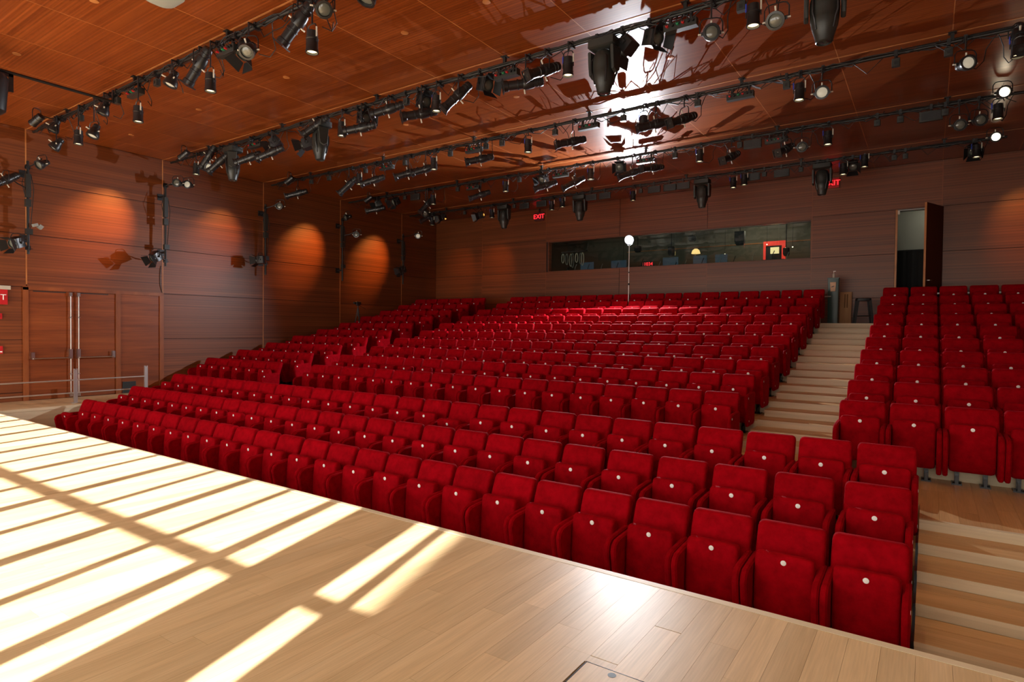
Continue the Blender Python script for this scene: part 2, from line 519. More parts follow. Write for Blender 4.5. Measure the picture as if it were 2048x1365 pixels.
# ------------------------------------------------------------------ walls
GAP = 0.007
def wall_panel(parent, axis, pos, thick, a0, a1, z0, z1, material=M_wall, nm='panel'):
    """a veneered board proud of the wall behind it; axis: normal direction"""
    b = MB()
    if axis == 'x':
        b.bx(pos, pos + thick, a0 + GAP, a1 - GAP, z0 + GAP, z1 - GAP)
    else:
        b.bx(a0 + GAP, a1 - GAP, pos, pos + thick, z0 + GAP, z1 - GAP)
    return b.build(nm, material, parent, False)
ZJ = [-0.9, 0.19, 1.345, 2.50, 3.65, 4.79, CEIL]
YSEAM = [YS, -0.85, 2.01, 4.87, 7.73, 10.59, 13.43, 16.29, YB]
wl = struct(MB().bx(XL - 0.35, XL - 0.02, YS - 0.3, YB + 0.3, -1.2, CEIL + 0.1).build('wall_left', M_joint, None, False))
for a, b in zip(YSEAM, YSEAM[1:]):
    for c, d in zip(ZJ, ZJ[1:]):
        if abs(a - 4.87) < 0.01 and d < 2.6:
            continue
        wall_panel(wl, 'x', XL - 0.02, 0.02, a, b, c, d)
for y in YSEAM[1:-1]:
    z0 = 2.56 if y in (4.87,) else -0.9
    MB().bx(XL - 0.015, XL + 0.004, y - 0.012, y + 0.012, z0, CEIL).build('seam_strip', M_trim, wl, False)

wr = struct(MB().bx(XR + 0.02, XR + 0.35, YS - 0.3, YB + 0.3, -1.2, CEIL + 0.1).build('wall_right', M_joint, None, False))
for a, b in zip(YSEAM, YSEAM[1:]):
    for c, d in zip(ZJ, ZJ[1:]):
        wall_panel(wr, 'x', XR, 0.02, a, b, c, d)

# rear wall with control-room window and doorway
WX0, WX1, WZ0, WZ1 = -11.05, -2.70, 3.71, 4.735
DX0, DX1, DZ1 = -0.74, 0.185, 4.81
wb = MB()
wb.bx(XL - 0.3, WX0, YB + 0.02, YB + 0.22, -1, CEIL + 0.1)
wb.bx(WX0, WX1, YB + 0.02, YB + 0.22, -1, WZ0)
wb.bx(WX0, WX1, YB + 0.02, YB + 0.22, WZ1, CEIL + 0.1)
wb.bx(WX1, DX0, YB + 0.02, YB + 0.22, -1, CEIL + 0.1)
wb.bx(DX0, DX1, YB + 0.02, YB + 0.22, DZ1, CEIL + 0.1)
wb.bx(DX1, XR + 0.3, YB + 0.02, YB + 0.22, -1, CEIL + 0.1)
wb = struct(wb.build('wall_rear', M_joint, None, False))
XSEAM = [XL, -13.97, -11.15, -8.35, -5.52, -2.69, 0.19, XR]
ZB = [1.5, 2.59, 3.70, 4.81, CEIL]
for a, b in zip(XSEAM, XSEAM[1:]):
    for c, d in zip(ZB, ZB[1:]):
        if -11.2 < a and b < -2.6:
            if abs(c - 3.70) < 0.01:
                continue
            if abs(c - 4.81) < 0.01:
                c = WZ1
        if abs(a + 2.69) < 0.01 and c < 4.8:
            wall_panel(wb, 'y', YB, 0.02, a, DX0 - 0.03, c, d)
            continue
        wall_panel(wb, 'y', YB, 0.02, a, b, c, d)
for x in (-13.97, -11.15, -5.52, -2.69, 0.19):
    zt = 3.70 if x == -5.52 else CEIL
    MB().bx(x - 0.008, x + 0.008, YB - 0.004, YB + 0.015, 1.6, zt).build('seam_strip', M_frame, wb, False)

# ceiling of veneered panels
ce = struct(MB().bx(XL - 0.3, XR + 0.3, YS - 0.3, YB + 0.3, CEIL + 0.02, CEIL + 0.3).build('ceiling', M_joint, None, False))
CX = [XL] + [0.18 - 1.43 * k for k in range(11, -1, -1)] + [1.61, XR]
cyo = [YS, -0.8, 2.03, 4.89, 7.75, 10.6, 13.45, 16.3, YB]
for a, b in zip(CX, CX[1:]):
    if b - a < 0.1:
        continue
    for c, d in zip(cyo, cyo[1:]):
        MB().bx(a + 0.006, b - 0.006, c + 0.012, d - 0.012, CEIL, CEIL + 0.02).build('panel', M_ceil, ce, False)
for y in cyo[3:-1]:
    MB().bx(XL, XR, y - 0.012, y + 0.012, CEIL - 0.004, CEIL + 0.015).build('seam_strip', M_trim, ce, False)
for x in CX[1:-1]:
    MB().bx(x - 0.006, x + 0.006, 0, YB, CEIL + 0.001, CEIL + 0.015).build('seam_strip', M_trim, ce, False)

# stage window wall behind the camera: posts and rails that cut up the sun
TE = math.tan(el) / 0.954
def wz(yfloor):
    return (yfloor - YS + 0.11) * TE
def wx(xfloor, yfloor=2.3):
    return xfloor + 0.06 + (0.2995 / 0.954) * (yfloor - YS)
ww = struct(MB().bx(XL, XR, YS - 0.3, YS, -1, 0.02).bx(XL, XR, YS - 0.3, YS, wz(4.02), CEIL + 0.1)
            .bx(XL - 0.3, XL + 0.05, YS - 0.3, YS, 0.02, wz(4.02)).build('wall_stage', M_wall, None, False))
wn = struct(MB().bx(wx(-3.89), wx(-3.17), YS - 0.14, YS - 0.08, 0.02, wz(4.02)).build('window_1', M_fixg, None, False))
xs = -4.27
for k in range(14):
    xf = -4.27 - 0.705 * k
    w = 0.13 if k % 2 == 0 else 0.08
    MB().bx(wx(xf) - w / 2, wx(xf) + w / 2, YS - 0.16, YS - 0.06, 0.02, wz(4.02)).build('window_post', M_fixg, wn, False)
MB().bx(wx(-2.93), wx(-2.55), YS - 0.16, YS - 0.06, 0.02, wz(2.35)).bx(wx(-2.93), wx(-2.84), YS - 0.16, YS - 0.06, wz(2.35), wz(4.02)).build('window_post', M_fixg, wn, False)
for yf, w in ((2.35, 0.085), (-1.2, 0.085)):
    MB().bx(XL, XR, YS - 0.14, YS - 0.08, wz(yf) - w / 2, wz(yf) + w / 2).build('window_rail', M_fixg, wn, False)
for xf in (-1.85, -1.15, -0.45):
    MB().bx(wx(xf) - 0.04, wx(xf) + 0.04, YS - 0.16, YS - 0.06, 0.02, wz(4.02)).build('window_post', M_fixg, wn, False)
# unseen slab added outside: keeps the sun off the right of the stage
xe = wx(-2.66) + 0.314 * 15.0
struct(MB().bx(xe, xe + 9.0, YS - 15.3, YS - 15.0, -4.0, 15.0).build('wall_sun_blocker', mat('sun_blocker_grey', (0.45, 0.42, 0.38), 0.9), None, False))


# ------------------------------------------------------------------ theatre seats
# local frame: origin on the floor under the front face, facing -y, pitch 0.55
def seat_meshes():
    d = {}
    b = MB()                                                   # backrest, leaning back
    secs = []
    for t, w, dd in ((0.0, 0.45, 0.05), (0.03, 0.49, 0.10), (0.10, 0.508, 0.120), (0.36, 0.510, 0.112), (0.455, 0.508, 0.104), (0.480, 0.498, 0.094), (0.495, 0.476, 0.072), (0.502, 0.440, 0.040)):
        secs.append((0.365 + t * 0.998, 0, 0.165 + 0.36 * t, w, dd, min(0.03, dd * 0.42)))
    b.loft(secs, 4)
    d['backrest'] = b.mesh('backrest', M_velvet)
    b = MB()                                                   # folded seat cushion, front face bulging
    secs = []
    for t, w, bul, dd in ((0.0, 0.36, 0.035, 0.05), (0.02, 0.405, 0.012, 0.085), (0.06, 0.424, -0.004, 0.11), (0.25, 0.430, -0.026, 0.13), (0.60, 0.430, -0.020, 0.13), (0.88, 0.428, -0.003, 0.11), (0.955, 0.422, 0.004, 0.098), (0.983, 0.405, 0.012, 0.080), (1.0, 0.365, 0.026, 0.05)):
        secs.append((0.0 + 0.545 * t, 0, bul + dd / 2, w, dd, min(0.028, dd * 0.4)))
    b.loft(secs, 4)
    d['seat'] = b.mesh('seat', M_velvet)
    d['number_disc'] = MB().lathe([(0.0205, 0), (0.0205, 0.003), (0.018, 0.0045)], (0, 0.0005, 0), (0, -1, 0), 14).mesh('number_disc', M_white)
    prof = [(-0.150, 0.165), (-0.115, 0.125), (0.20, 0.135), (0.25, 0.17), (0.275, 0.40), (0.285, 0.585), (0.25, 0.622), (-0.05, 0.612), (-0.15, 0.600), (-0.198, 0.568), (-0.218, 0.51)]
    for s, nm in ((-1, 'armL'), (1, 'armR')):
        b = MB()
        x = s * 0.2465
        b.slab(prof, x - 0.0255, x + 0.0255, 0.014)
        d[nm] = b.mesh('armrest', M_velvet)
    for s, nm in ((-1, 'legL'), (1, 'legR')):
        b = MB()
        x = s * 0.13
        b.box((x, 0.16, 0.11), (0.045, 0.06, 0.20)).box((x, 0.16, 0.008), (0.10, 0.17, 0.016))
        b.cyl((x - 0.03, 0.105, 0.016), (x - 0.03, 0.105, 0.034), 0.012, seg=6).cyl((x + 0.03, 0.105, 0.016), (x + 0.03, 0.105, 0.034), 0.012, seg=6)
        b.box((x, 0.10, 0.06), (0.03, 0.07, 0.09))
        d[nm] = b.mesh('leg', M_chrome, False)
    b = MB().bx(-0.22, 0.22, 0.10, 0.24, 0.20, 0.235).bx(-0.225, 0.225, 0.14, 0.22, 0.28, 0.37)
    d['seat_frame'] = b.mesh('seat_frame', M_black, False)
    d['row_plate'] = MB().lathe([(0.015, 0), (0.015, 0.003)], (0.2715, -0.14, 0.55), (1, 0, 0), 10).mesh('row_plate', M_white)
    d['aisle_light'] = MB().lathe([(0.013, 0), (0.013, 0.003)], (0.2715, -0.09, 0.21), (1, 0, 0), 10).mesh('aisle_light', M_white)
    return d
SM = seat_meshes()
PAN_Z = 0.16
def make_seat(label, x, y, z, sx, group, plate=False, tip=0.0):
    t = thing('theater_seat', label, 'seat', (x, y, z), 0, group)
    t.scale = (min(sx, 1.0), 1, 1)
    link('backrest', SM['backrest'], t)
    s = link('seat', SM['seat'], t, (0, 0, PAN_Z))
    link('number_disc', SM['number_disc'], s, (0, -0.0065 + 0.002, 0.495))
    if tip:
        # swing the cushion forward about its hinge
        h = Vector((0, 0.16, 0.12))
        s.rotation_euler = (tip, 0, 0)
        s.location = Vector((0, 0, PAN_Z)) + h - Euler((tip, 0, 0)).to_matrix() @ h
    a = link('armrest', SM['armL'], t)
    a = link('armrest', SM['armR'], t)
    if plate:
        link('row_plate', SM['row_plate'], a)
        link('aisle_light', SM['aisle_light'], a)
    link('leg', SM['legL'], t)
    link('leg', SM['legR'], t)
    link('seat_frame', SM['seat_frame'], t)
    return t

far = MB()                     # seats past the first three hundred
def far_seat(x, y, z, sx):
    for nm, mi in (('backrest', 0), ('seat', 0), ('armL', 0), ('armR', 0), ('number_disc', 1), ('seat_frame', 2)):
        me = SM[nm]
        off = Vector((0, 0, PAN_Z)) if nm == 'seat' else (Vector((0, -0.0045, PAN_Z + 0.495)) if nm == 'number_disc' else Vector((0, 0, 0)))
        far.add([(x + (v.co.x + off.x) * sx, y + v.co.y + off.y, z + v.co.z + off.z) for v in me.vertices], [tuple(p.vertices) for p in me.polygons], mi)

FX1 = [-0.34, -0.89, -1.44, -1.98, -2.53, -3.07, -3.61, -4.16, -4.70, -5.25, -5.80, -6.36, -6.92, -7.49, -8.05, -8.60, -9.16, -9.72, -10.28, -10.85, -11.43, -12.01, -12.60, -13.18, -13.74, -14.28]
FX2 = [-0.35, -0.94, -1.52, -2.10, -2.68, -3.26, -3.83, -4.38, -4.93, -5.49, -6.05, -6.61, -7.17, -7.73, -8.29, -8.85, -9.40, -9.95, -10.49, -11.02, -11.54, -12.07, -12.62, -13.17, -13.71, -14.23]
FX3 = [-0.33, -0.88, -1.42, -1.97, -2.51, -3.05, -3.59, -4.13, -4.68, -5.22, -5.76, -6.31, -6.87, -7.43, -7.98, -8.54, -9.09, -9.65, -10.20, -10.75, -11.32, -11.89, -12.47, -13.05, -13.64, -14.22]
fname = {1: 'front row', 2: 'second row', 3: 'third row'}
for j, xs_ in ((1, FX1), (2, FX2), (3, FX3)):
    for i, x in enumerate(xs_):
        pitch = min(abs(x - xs_[i - 1]) if i else 0.55, abs(x - xs_[i + 1]) if i < 25 else 0.55)
        tip = 0.0
        lab = f'red velvet folding seat, {ORD[i + 1]} from the stair end of the {fname[j]}'
        if j == 1 and i == 25:
            tip = R(20); lab = 'red velvet folding seat with cushion half down, far left end of front row'
        if j == 3 and i == 10:
            tip = R(16); lab = 'red velvet folding seat with its cushion slightly lowered in the third row'
        make_seat(lab, x, y_dot(j), FL[j], pitch / 0.55, 'front block seats', plate=(i == 0), tip=tip)

def centre_xs(j):
    out = [-2.42]
    for i in range(17):
        if j == 4:
            p = 0.527
        elif j % 2:
            p = 0.519 if i < 8 else 0.546
        else:
            p = 0.552 if i < 7 else 0.514
        out.append(out[-1] - p)
    return out
count = 78
for j in range(4, 14):
    F, yd = FL[j], y_dot(j)
    rowword = 'lowest row' if j == 4 else ('topmost row' if j == 13 else ORD[j - 3] + ' row up')
    xs_ = centre_xs(j)
    for i, x in enumerate(xs_):
        p = (xs_[i - 1] - x) if i else (x - xs_[1])
        if j >= 13 or (j == 12 and i > 6):
            far_seat(x, yd, F, p / 0.55)
        else:
            make_seat(f'red velvet folding seat, {ORD[i + 1]} from the stepped aisle, centre block, {rowword}', x, yd, F, p / 0.55, 'centre block seats', plate=(i == 0))
            count += 1
    for i in range(6):                                         # wall block on the far side
        x = -13.08 - 0.56 * i
        if j >= 11:
            far_seat(x, yd, F, 1.01)
        else:
            make_seat(f'red velvet folding seat, {ORD[6 - i]} from the wooden side wall, wall block, {rowword}', x, yd, F, 1.01, 'wall block seats', plate=(i == 0))
            count += 1
    for i in range(6):                                         # right block
        x = -0.68 + 0.55 * i
        dep = -0.568 * x + 0.8228 * yd
        px = 1024 + 1209.5 * (0.8228 * (x - 0.3) + 0.568 * yd) / dep
        if px > 2050:
            continue
        make_seat(f'red velvet folding seat, {ORD[i + 1]} from the stepped aisle, right block, {rowword}', x, yd, F, 1.0, 'right block seats')
        count += 1
fo = far.build('distant_theater_seats', [M_velvet, M_white, M_black])
fo['kind'] = 'stuff'
tag(fo, 'distant rows of red velvet folding seats under the rear wall', 'seats')

# low white handrail behind the right block's topmost row
hr = thing('aisle_rail', 'low white rail behind the topmost seats of the right block', 'rail', (0.9, 17.62, FL[13]))
MB().bx(-1.0, 1.6, -0.02, 0.02, 0.72, 0.76).build('top_rail', M_alu, hr, False)
for x in (-0.95, 0.3, 1.55):
    MB().bx(x - 0.02, x + 0.02, -0.02, 0.02, 0, 0.72).build('post', M_black, hr, False)
hb = thing('seat_end_rail', 'short steel grab rail at the aisle end of the topmost centre row', 'rail', (-2.32, 17.25, FL[13]))
MB().tube([(0, 0, 0), (0, 0, 0.66), (0.03, 0, 0.70), (0.24, 0, 0.70)], 0.016, 8).build('bar', M_steel, hb)
MB().lathe([(0.04, 0), (0.04, 0.012)], (0, 0, 0), (0, 0, 1), 12).build('foot', M_steel, hb)

# ------------------------------------------------------------------ side doors
fr = struct(MB().bx(XL - 0.03, XL + 0.02, 4.80, 4.90, 0, 2.50).build('trim_1', M_frame, None, False))
MB().bx(XL - 0.03, XL + 0.02, 4.80, 7.75, 2.44, 2.52).build('head', M_frame, fr, False)
MB().bx(XL - 0.03, XL + 0.02, 6.63, 6.735, 0, 2.44).build('post', M_frame, fr, False)
MB().bx(XL - 0.03, XL + 0.02, 7.65, 7.75, -0.06, 2.44).build('post', M_frame, fr, False)
MB().bx(XL - 0.03, XL - 0.004, 6.735, 7.65, 0, 2.44).build('side_panel', M_door, fr, False)
def door_leaf(n, y0, y1, hinge_left):
    d = struct(MB().bx(XL - 0.045, XL - 0.004, y0, y1, 0.012, 2.432).build('door_%d' % n, M_door, None, False))
    ym = y1 - 0.075 if hinge_left else y0 + 0.075           # vertical rod beside the meeting edge
    yo = y0 + 0.06 if hinge_left else y1 - 0.06
    x = XL + 0.045
    MB().cyl((x, ym, 0.10), (x, ym, 2.37), 0.012, seg=8).build('vertical_rod', M_steel, d)
    MB().bx(x - 0.045, x + 0.02, ym - 0.028, ym + 0.028, 2.34, 2.42).build('top_latch', M_steel, d, False)
    MB().bx(x - 0.045, x + 0.02, ym - 0.028, ym + 0.028, 0.03, 0.11).build('bottom_latch', M_steel, d, False)
    MB().bx(x - 0.049, x + 0.02, ym - 0.032, ym + 0.032, 0.90, 1.12).build('latch_case', M_steel, d, False)
    MB().bx(x - 0.049, x + 0.02, yo - 0.03, yo + 0.03, 0.90, 1.06).build('hinge_case', M_steel, d, False)
    MB().cyl((x + 0.035, min(ym, yo), 0.925), (x + 0.035, max(ym, yo), 0.925), 0.014, seg=8).build('push_bar', M_steel, d)
    for z in (0.55, 1.85):
        MB().bx(x - 0.049, x + 0.015, ym - 0.022, ym + 0.022, z - 0.01, z + 0.01).build('rod_guide', M_steel, d, False)
    MB().bx(XL - 0.004, XL + 0.0, y0 + 0.08, y1 - 0.15, 2.405, 2.425).build('closer_arm', M_black, d, False)
door_leaf(1, 4.905, 5.757, True)
door_leaf(2, 5.765, 6.625, False)
gr = thing('vent_grille', 'small dark square vent grille low beside the side doors', 'grille', (XL, 6.93, 0.15))
MB().bx(-0.004, 0.012, -0.15, 0.15, -0.14, 0.14).build('plate', M_fixg, gr, False)
for k in range(7):
    MB().box((0.014, 0, -0.105 + 0.035 * k), (0.004, 0.25, 0.018)).build('slat', M_black, gr, False)

rl = thing('railing', 'satin metal railing with two posts before the side doors', 'railing', (-15.1, 0, 0))
for y in (3.98, 5.36, 6.78):
    p = MB().bx(-0.018, 0.018, y - 0.035, y - 0.010, 0.012, 0.74).bx(-0.018, 0.018, y + 0.010, y + 0.035, 0.012, 0.74).bx(-0.016, 0.016, y - 0.010, y + 0.010, 0.012, 0.72).build('post', M_alu, rl, False)
    MB().bx(-0.06, 0.06, y - 0.08, y + 0.08, 0.0, 0.012).build('base_plate', M_alu, p, False)
for z in (0.495, 0.22):
    MB().cyl((0, 3.9, z), (0, 6.80, z), 0.016, seg=10).build('rail', M_alu, rl)

def sign_text(txt, name, material, size, loc, rot, parent, depth=0.004):
    cu = bpy.data.curves.new(name, 'FONT')
    cu.body = txt; cu.size = size; cu.extrude = depth
    cu.align_x = 'CENTER'; cu.align_y = 'CENTER'
    o = bpy.data.objects.new(name + '_tmp', cu)
    C.objects.link(o)
    me = bpy.data.meshes.new_from_object(o.evaluated_get(bpy.context.evaluated_depsgraph_get()))
    bpy.data.objects.remove(o, do_unlink=True)
    me.materials.clear(); me.materials.append(material)
    return link(name, me, parent, loc, rot)

es = thing('exit_sign', 'red lettered exit sign hanging over the left of the control-room window', 'sign', (-11.42, YB - 0.05, 5.66))
MB().bx(-0.19, 0.19, -0.012, 0.03, -0.15, 0.15).build('housing', M_exitbox, es, False)
sign_text('EXIT', 'letters', M_exit, 0.22, (0, -0.016, -0.005), (R(90), 0, 0), es)
MB().bx(-0.02, 0.02, 0.0, 0.03, 0.15, 0.28).build('stem', M_black, es, False)
es = thing('exit_sign', 'small red exit sign half hidden behind the rear right moving light', 'sign', (-2.22, YB - 0.05, 5.66))
MB().bx(-0.17, 0.17, -0.012, 0.03, -0.13, 0.13).build('housing', M_redbox, es, False)
sign_text('EXIT', 'letters', M_exit, 0.19, (0, -0.016, 0), (R(90), 0, 0), es)
es = thing('exit_sign', 'red and white exit sign in a clear housing beside the side doors', 'sign', (XL + 0.06, 4.32, 2.30))
MB().bx(-0.03, 0.012, -0.20, 0.20, -0.20, 0.12).build('face', M_redbox, es, False)
MB().bx(-0.06, 0.06, -0.24, 0.24, 0.12, 0.20).build('clear_cap', M_clear, es, False)
sign_text('EXIT', 'letters', M_white, 0.17, (0.018, 0, -0.05), (R(90), 0, R(90)), es)
al = thing('fire_alarm', 'small red fire alarm bell on the side wall under the exit sign', 'alarm', (XL, 4.36, 1.85))
MB().bx(0, 0.05, -0.07, 0.07, -0.06, 0.06).build('case', M_redbox, al, False)
MB().lathe([(0.045, 0), (0.03, 0.02)], (0.05, 0, 0), (1, 0, 0), 14).build('lens', M_redbox, al)
al = thing('fire_pull', 'red fire pull station with white handle by the side doors', 'alarm', (XL, 4.38, 1.13))
MB().bx(0, 0.05, -0.06, 0.06, -0.08, 0.08).build('case', M_redbox, al, False)
MB().bx(0.05, 0.065, -0.045, 0.045, -0.05, -0.025).build('handle', M_white, al, False)
wcb = tag(MB().tube([(XL + 0.01, 7.68, 3.22), (XL + 0.012, 7.66, 3.0), (XL + 0.01, 7.66, 2.75), (XL + 0.012, 7.70, 2.58), (XL + 0.006, 7.72, 2.53)], 0.008, 6).build('wall_cable', M_cable), 'thin black cable hanging down the wall seam above the side doors', 'cable')

# ------------------------------------------------------------------ control room behind the rear wall
fw = struct(MB().bx(WX0, WX1, YB + 0.0, YB + 0.22, WZ0 - 0.012, WZ0 + 0.006).build('window_2', M_wall, None, False))
MB().bx(WX0 - 0.01, WX0 + 0.02, YB, YB + 0.22, WZ0, WZ1).build('window_jamb', M_wall, fw, False)
MB().bx(WX1 - 0.02, WX1 + 0.01, YB, YB + 0.22, WZ0, WZ1).build('window_jamb', M_wall, fw, False)
MB().bx(WX0, WX1, YB, YB + 0.22, WZ1 - 0.006, WZ1 + 0.012).build('window_head', M_wall, fw, False)
px_ = [WX0 + 0.02, -9.3, -7.6, -6.55, -5.52, -4.49, -3.56, WX1 - 0.02]
for a, b in zip(px_, px_[1:]):
    MB().bx(a + 0.003, b - 0.003, YB + 0.15, YB + 0.16, WZ0 + 0.008, WZ1 - 0.008).build('pane', M_glass, fw, False)
M_booth = mat('booth_wall', (0.16, 0.145, 0.11), 0.8)
M_boothd = mat('booth_dark', (0.018, 0.02, 0.024), 0.8)
bw = MB()
bw.bx(XL, WX1 + 0.5, YB + 3.2, YB + 3.3, 1.8, 5.6)
bw.bx(WX1 + 0.4, WX1 + 0.5, YB + 0.22, YB + 3.2, 1.8, 5.6)
bw.bx(-12.2, -12.1, YB + 0.22, YB + 3.2, 1.8, 5.6)
bw.bx(-12.2, WX1 + 0.5, YB + 0.22, YB + 3.3, 5.2, 5.3)
bw.bx(-12.2, WX1 + 0.5, YB + 0.22, YB + 3.3, 2.35, 2.45)
struct(bw.build('wall_booth', M_booth, None, False))
dk = thing('control_desk', 'long dark control desk behind the booth window', 'desk', (-6.9, YB + 0.75, 2.45))
MB().bx(-3.9, 3.9, -0.38, 0.38, 1.12, 1.17).build('desktop', M_boothd, dk, False)
for x in (-3.8, 0, 3.8):
    MB().bx(x - 0.04, x + 0.04, -0.35, 0.35, 0, 1.12).build('leg', M_boothd, dk, False)
M_scr = mat('monitor_glow', (0.02, 0.03, 0.04), 0.3, emit=(0.10, 0.20, 0.30), estr=0.12)
for k, (x, w) in enumerate(((-9.9, 0.5), (-8.7, 0.55), (-6.9, 0.5), (-5.95, 0.42), (-5.3, 0.36))):
    t = thing('monitor', f'dark screen seen through booth glass, {ORD[k + 1]} from the exit sign', 'monitor', (x, YB + 0.72, 3.62), 0, 'booth screens')
    MB().bx(-w / 2, w / 2, -0.02, 0.02, 0.12, 0.42).build('screen', M_scr, t, False)
    MB().bx(-0.03, 0.03, -0.015, 0.02, 0.01, 0.14).build('neck', M_black, t, False)
    MB().bx(-0.12, 0.12, -0.08, 0.08, 0.0, 0.012).build('foot', M_black, t, False)
M_redglow = mat('red_panel', (0.5, 0.03, 0.02), 0.5, emit=(1.0, 0.05, 0.03), estr=0.75)
M_cream = mat('cream_screen', (0.8, 0.7, 0.4), 0.5, emit=(1.0, 0.75, 0.36), estr=1.0)
rd = thing('red_cabinet', 'red cabinet frame with a small cream screen inside the booth window', 'cabinet', (-4.12, YB + 2.4, 3.97))
MB().bx(-0.33, 0.33, 0, 0.04, 0.46, 0.60).build('top_rail', M_redglow, rd, False)
MB().bx(-0.33, -0.26, 0, 0.04, 0.0, 0.46).build('side_rail', M_redglow, rd, False)
MB().bx(0.22, 0.33, 0, 0.04, 0.0, 0.46).build('side_rail', M_redglow, rd, False)
MB().bx(-0.26, 0.22, 0.03, 0.06, 0.0, 0.46).build('back', M_boothd, rd, False)
MB().bx(-0.11, 0.14, -0.03, 0.03, 0.20, 0.40).build('screen', M_cream, rd, False)
MB().bx(-0.33, 0.33, -0.2, 0.2, -1.52, 0.0).build('cabinet_base', M_boothd, rd, False)
M_lampsh = mat('lampshade', (0.8, 0.6, 0.3), 0.6, emit=(1.0, 0.62, 0.22), estr=1.5)
lp = thing('desk_lamp', 'small glowing cream desk lamp inside the booth window', 'lamp', (-6.18, YB + 0.95, 3.62))
MB().lathe([(0.09, 0), (0.09, 0.015)], (0, 0, 0), (0, 0, 1), 14).build('base', M_black, lp)
MB().cyl((0, 0, 0.015), (0, 0, 0.56), 0.01, seg=8).build('stem', M_steel, lp)
MB().lathe([(0.14, 0), (0.11, 0.10), (0.05, 0.15)], (0.02, 0, 0.52), (0, 0, 1), 16).build('shade', M_lampsh, lp)
ck = thing('digital_clock', 'red digital clock reading 1034 low in the booth window', 'clock', (-7.50, YB + 0.35, 3.72))
MB().bx(-0.17, 0.17, 0.0, 0.08, 0.0, 0.20).build('case', M_black, ck, False)
sign_text('1034', 'digits', M_exit, 0.15, (0, -0.006, 0.10), (R(90), 0, 0), ck, 0.003)
add_light('booth_fill', 'POINT', (-4.6, YB + 1.9, 5.0), None, 26.0, (1.0, 0.86, 0.62), shadow_soft_size=0.1)  # added fill without a lamp body, brightens the wall inside the booth
MB().bx(-3.85, 3.85, 0.30, 0.36, 1.17, 1.26).build('shelf', M_boothd, dk, False)
for k in range(16):
    rk = random.Random(k + 70)
    x = -10.7 + k * 0.49 + rk.uniform(-0.1, 0.1)
    hh = rk.uniform(0.10, 0.30)
    t = thing('booth_gear', f'small dark piece of equipment on the booth desk, {ORD[k + 1]} from the exit sign', 'equipment', (x, YB + 0.45 + rk.uniform(0, 0.12), 3.62), 0, 'equipment on the booth desk')
    MB().bx(-0.09, 0.09, -0.05, 0.05, 0, hh * 0.55).build('case', M_boothd, t, False)
    MB().tube([(0.0, 0, hh * 0.5), (0.02, 0.0, hh), (0.07, 0.0, hh + 0.12)], 0.012, 5).build('gooseneck', M_grey if k % 2 else M_black, t)
    MB().lathe([(0.008, 0), (0.008, 0.004)], (-0.05, -0.05, hh * 0.4), (0, -1, 0), 8).build('indicator', M_lit if k % 3 == 0 else M_exit, t)
pr = tag(MB().bx(-9.5, -2.9, YB + 3.16, YB + 3.2, 4.62, 4.65).build('reflected_trim_line', M_trim), 'thin pale strip inside the control booth imitating a reflected line of trim', 'rail')  # added strip, stands for the trim line reflected in the booth glass
for k, (x, z, w, hh) in enumerate(((-4.98, 4.62, 0.30, 0.42), (-3.62, 4.10, 0.16, 0.24), (-6.5, 4.72, 0.22, 0.16), (-7.2, 4.35, 0.18, 0.3), (-8.4, 4.5, 0.2, 0.2))):
    t = thing('hanging_speaker', f'dark box hanging inside the booth window, {ORD[k + 1]} shown of five', 'loudspeaker', (x, YB + 1.6, z), 0, 'hanging boxes in the booth')
    MB().loft([(-hh / 2, 0, 0, w * 0.7, 0.16, 0.02), (-hh / 4, 0, 0, w, 0.2, 0.02), (hh / 2, 0, 0, w, 0.2, 0.02)], 3).build('case', M_boothd, t)
    MB().cyl((0, 0, hh / 2), (0, 0, 5.2 - z), 0.012, seg=6).build('drop_rod', M_black, t)
for k, (x, z) in enumerate(((-3.75, 4.30), (-3.55, 4.32), (-5.6, 4.22), (-9.2, 4.0), (-4.3, 4.45))):
    t = thing('indicator_lamp', f'tiny warm point of light inside the booth window, {ORD[k + 1]} of a handful', 'lamp', (x, YB + 2.2, z), 0, 'points of light in the booth')
    MB().sphere((0, 0, 0), 0.016, 8, 6).build('bulb', M_bright, t)
    MB().cyl((0, 0, 0.01), (0, 0, 5.2 - z), 0.005, seg=5).build('wire', M_black, t)
cn = MB()
rc = random.Random(5)
ch = thing('cable_hank', 'hanks of pale cable hung at the left end of the booth window', 'cable', (-10.5, YB + 0.5, 4.55))
for k in range(7):
    x = -0.25 + 0.13 * k
    pts = [(x + 0.05 * math.sin(a), 0.05 * (k % 3), -0.2 - (0.15 + 0.03 * (k % 4)) + (0.16 + 0.03 * (k % 4)) * math.cos(a)) for a in [2 * math.pi * t / 12 for t in range(13)]]
    MB().tube(pts, 0.014, 5).build('loop', M_grey if k % 2 else M_knob, ch)
MB().bx(-0.35, 0.65, 0.08, 0.12, -0.14, -0.10).build('hook_bar', M_black, ch, False)

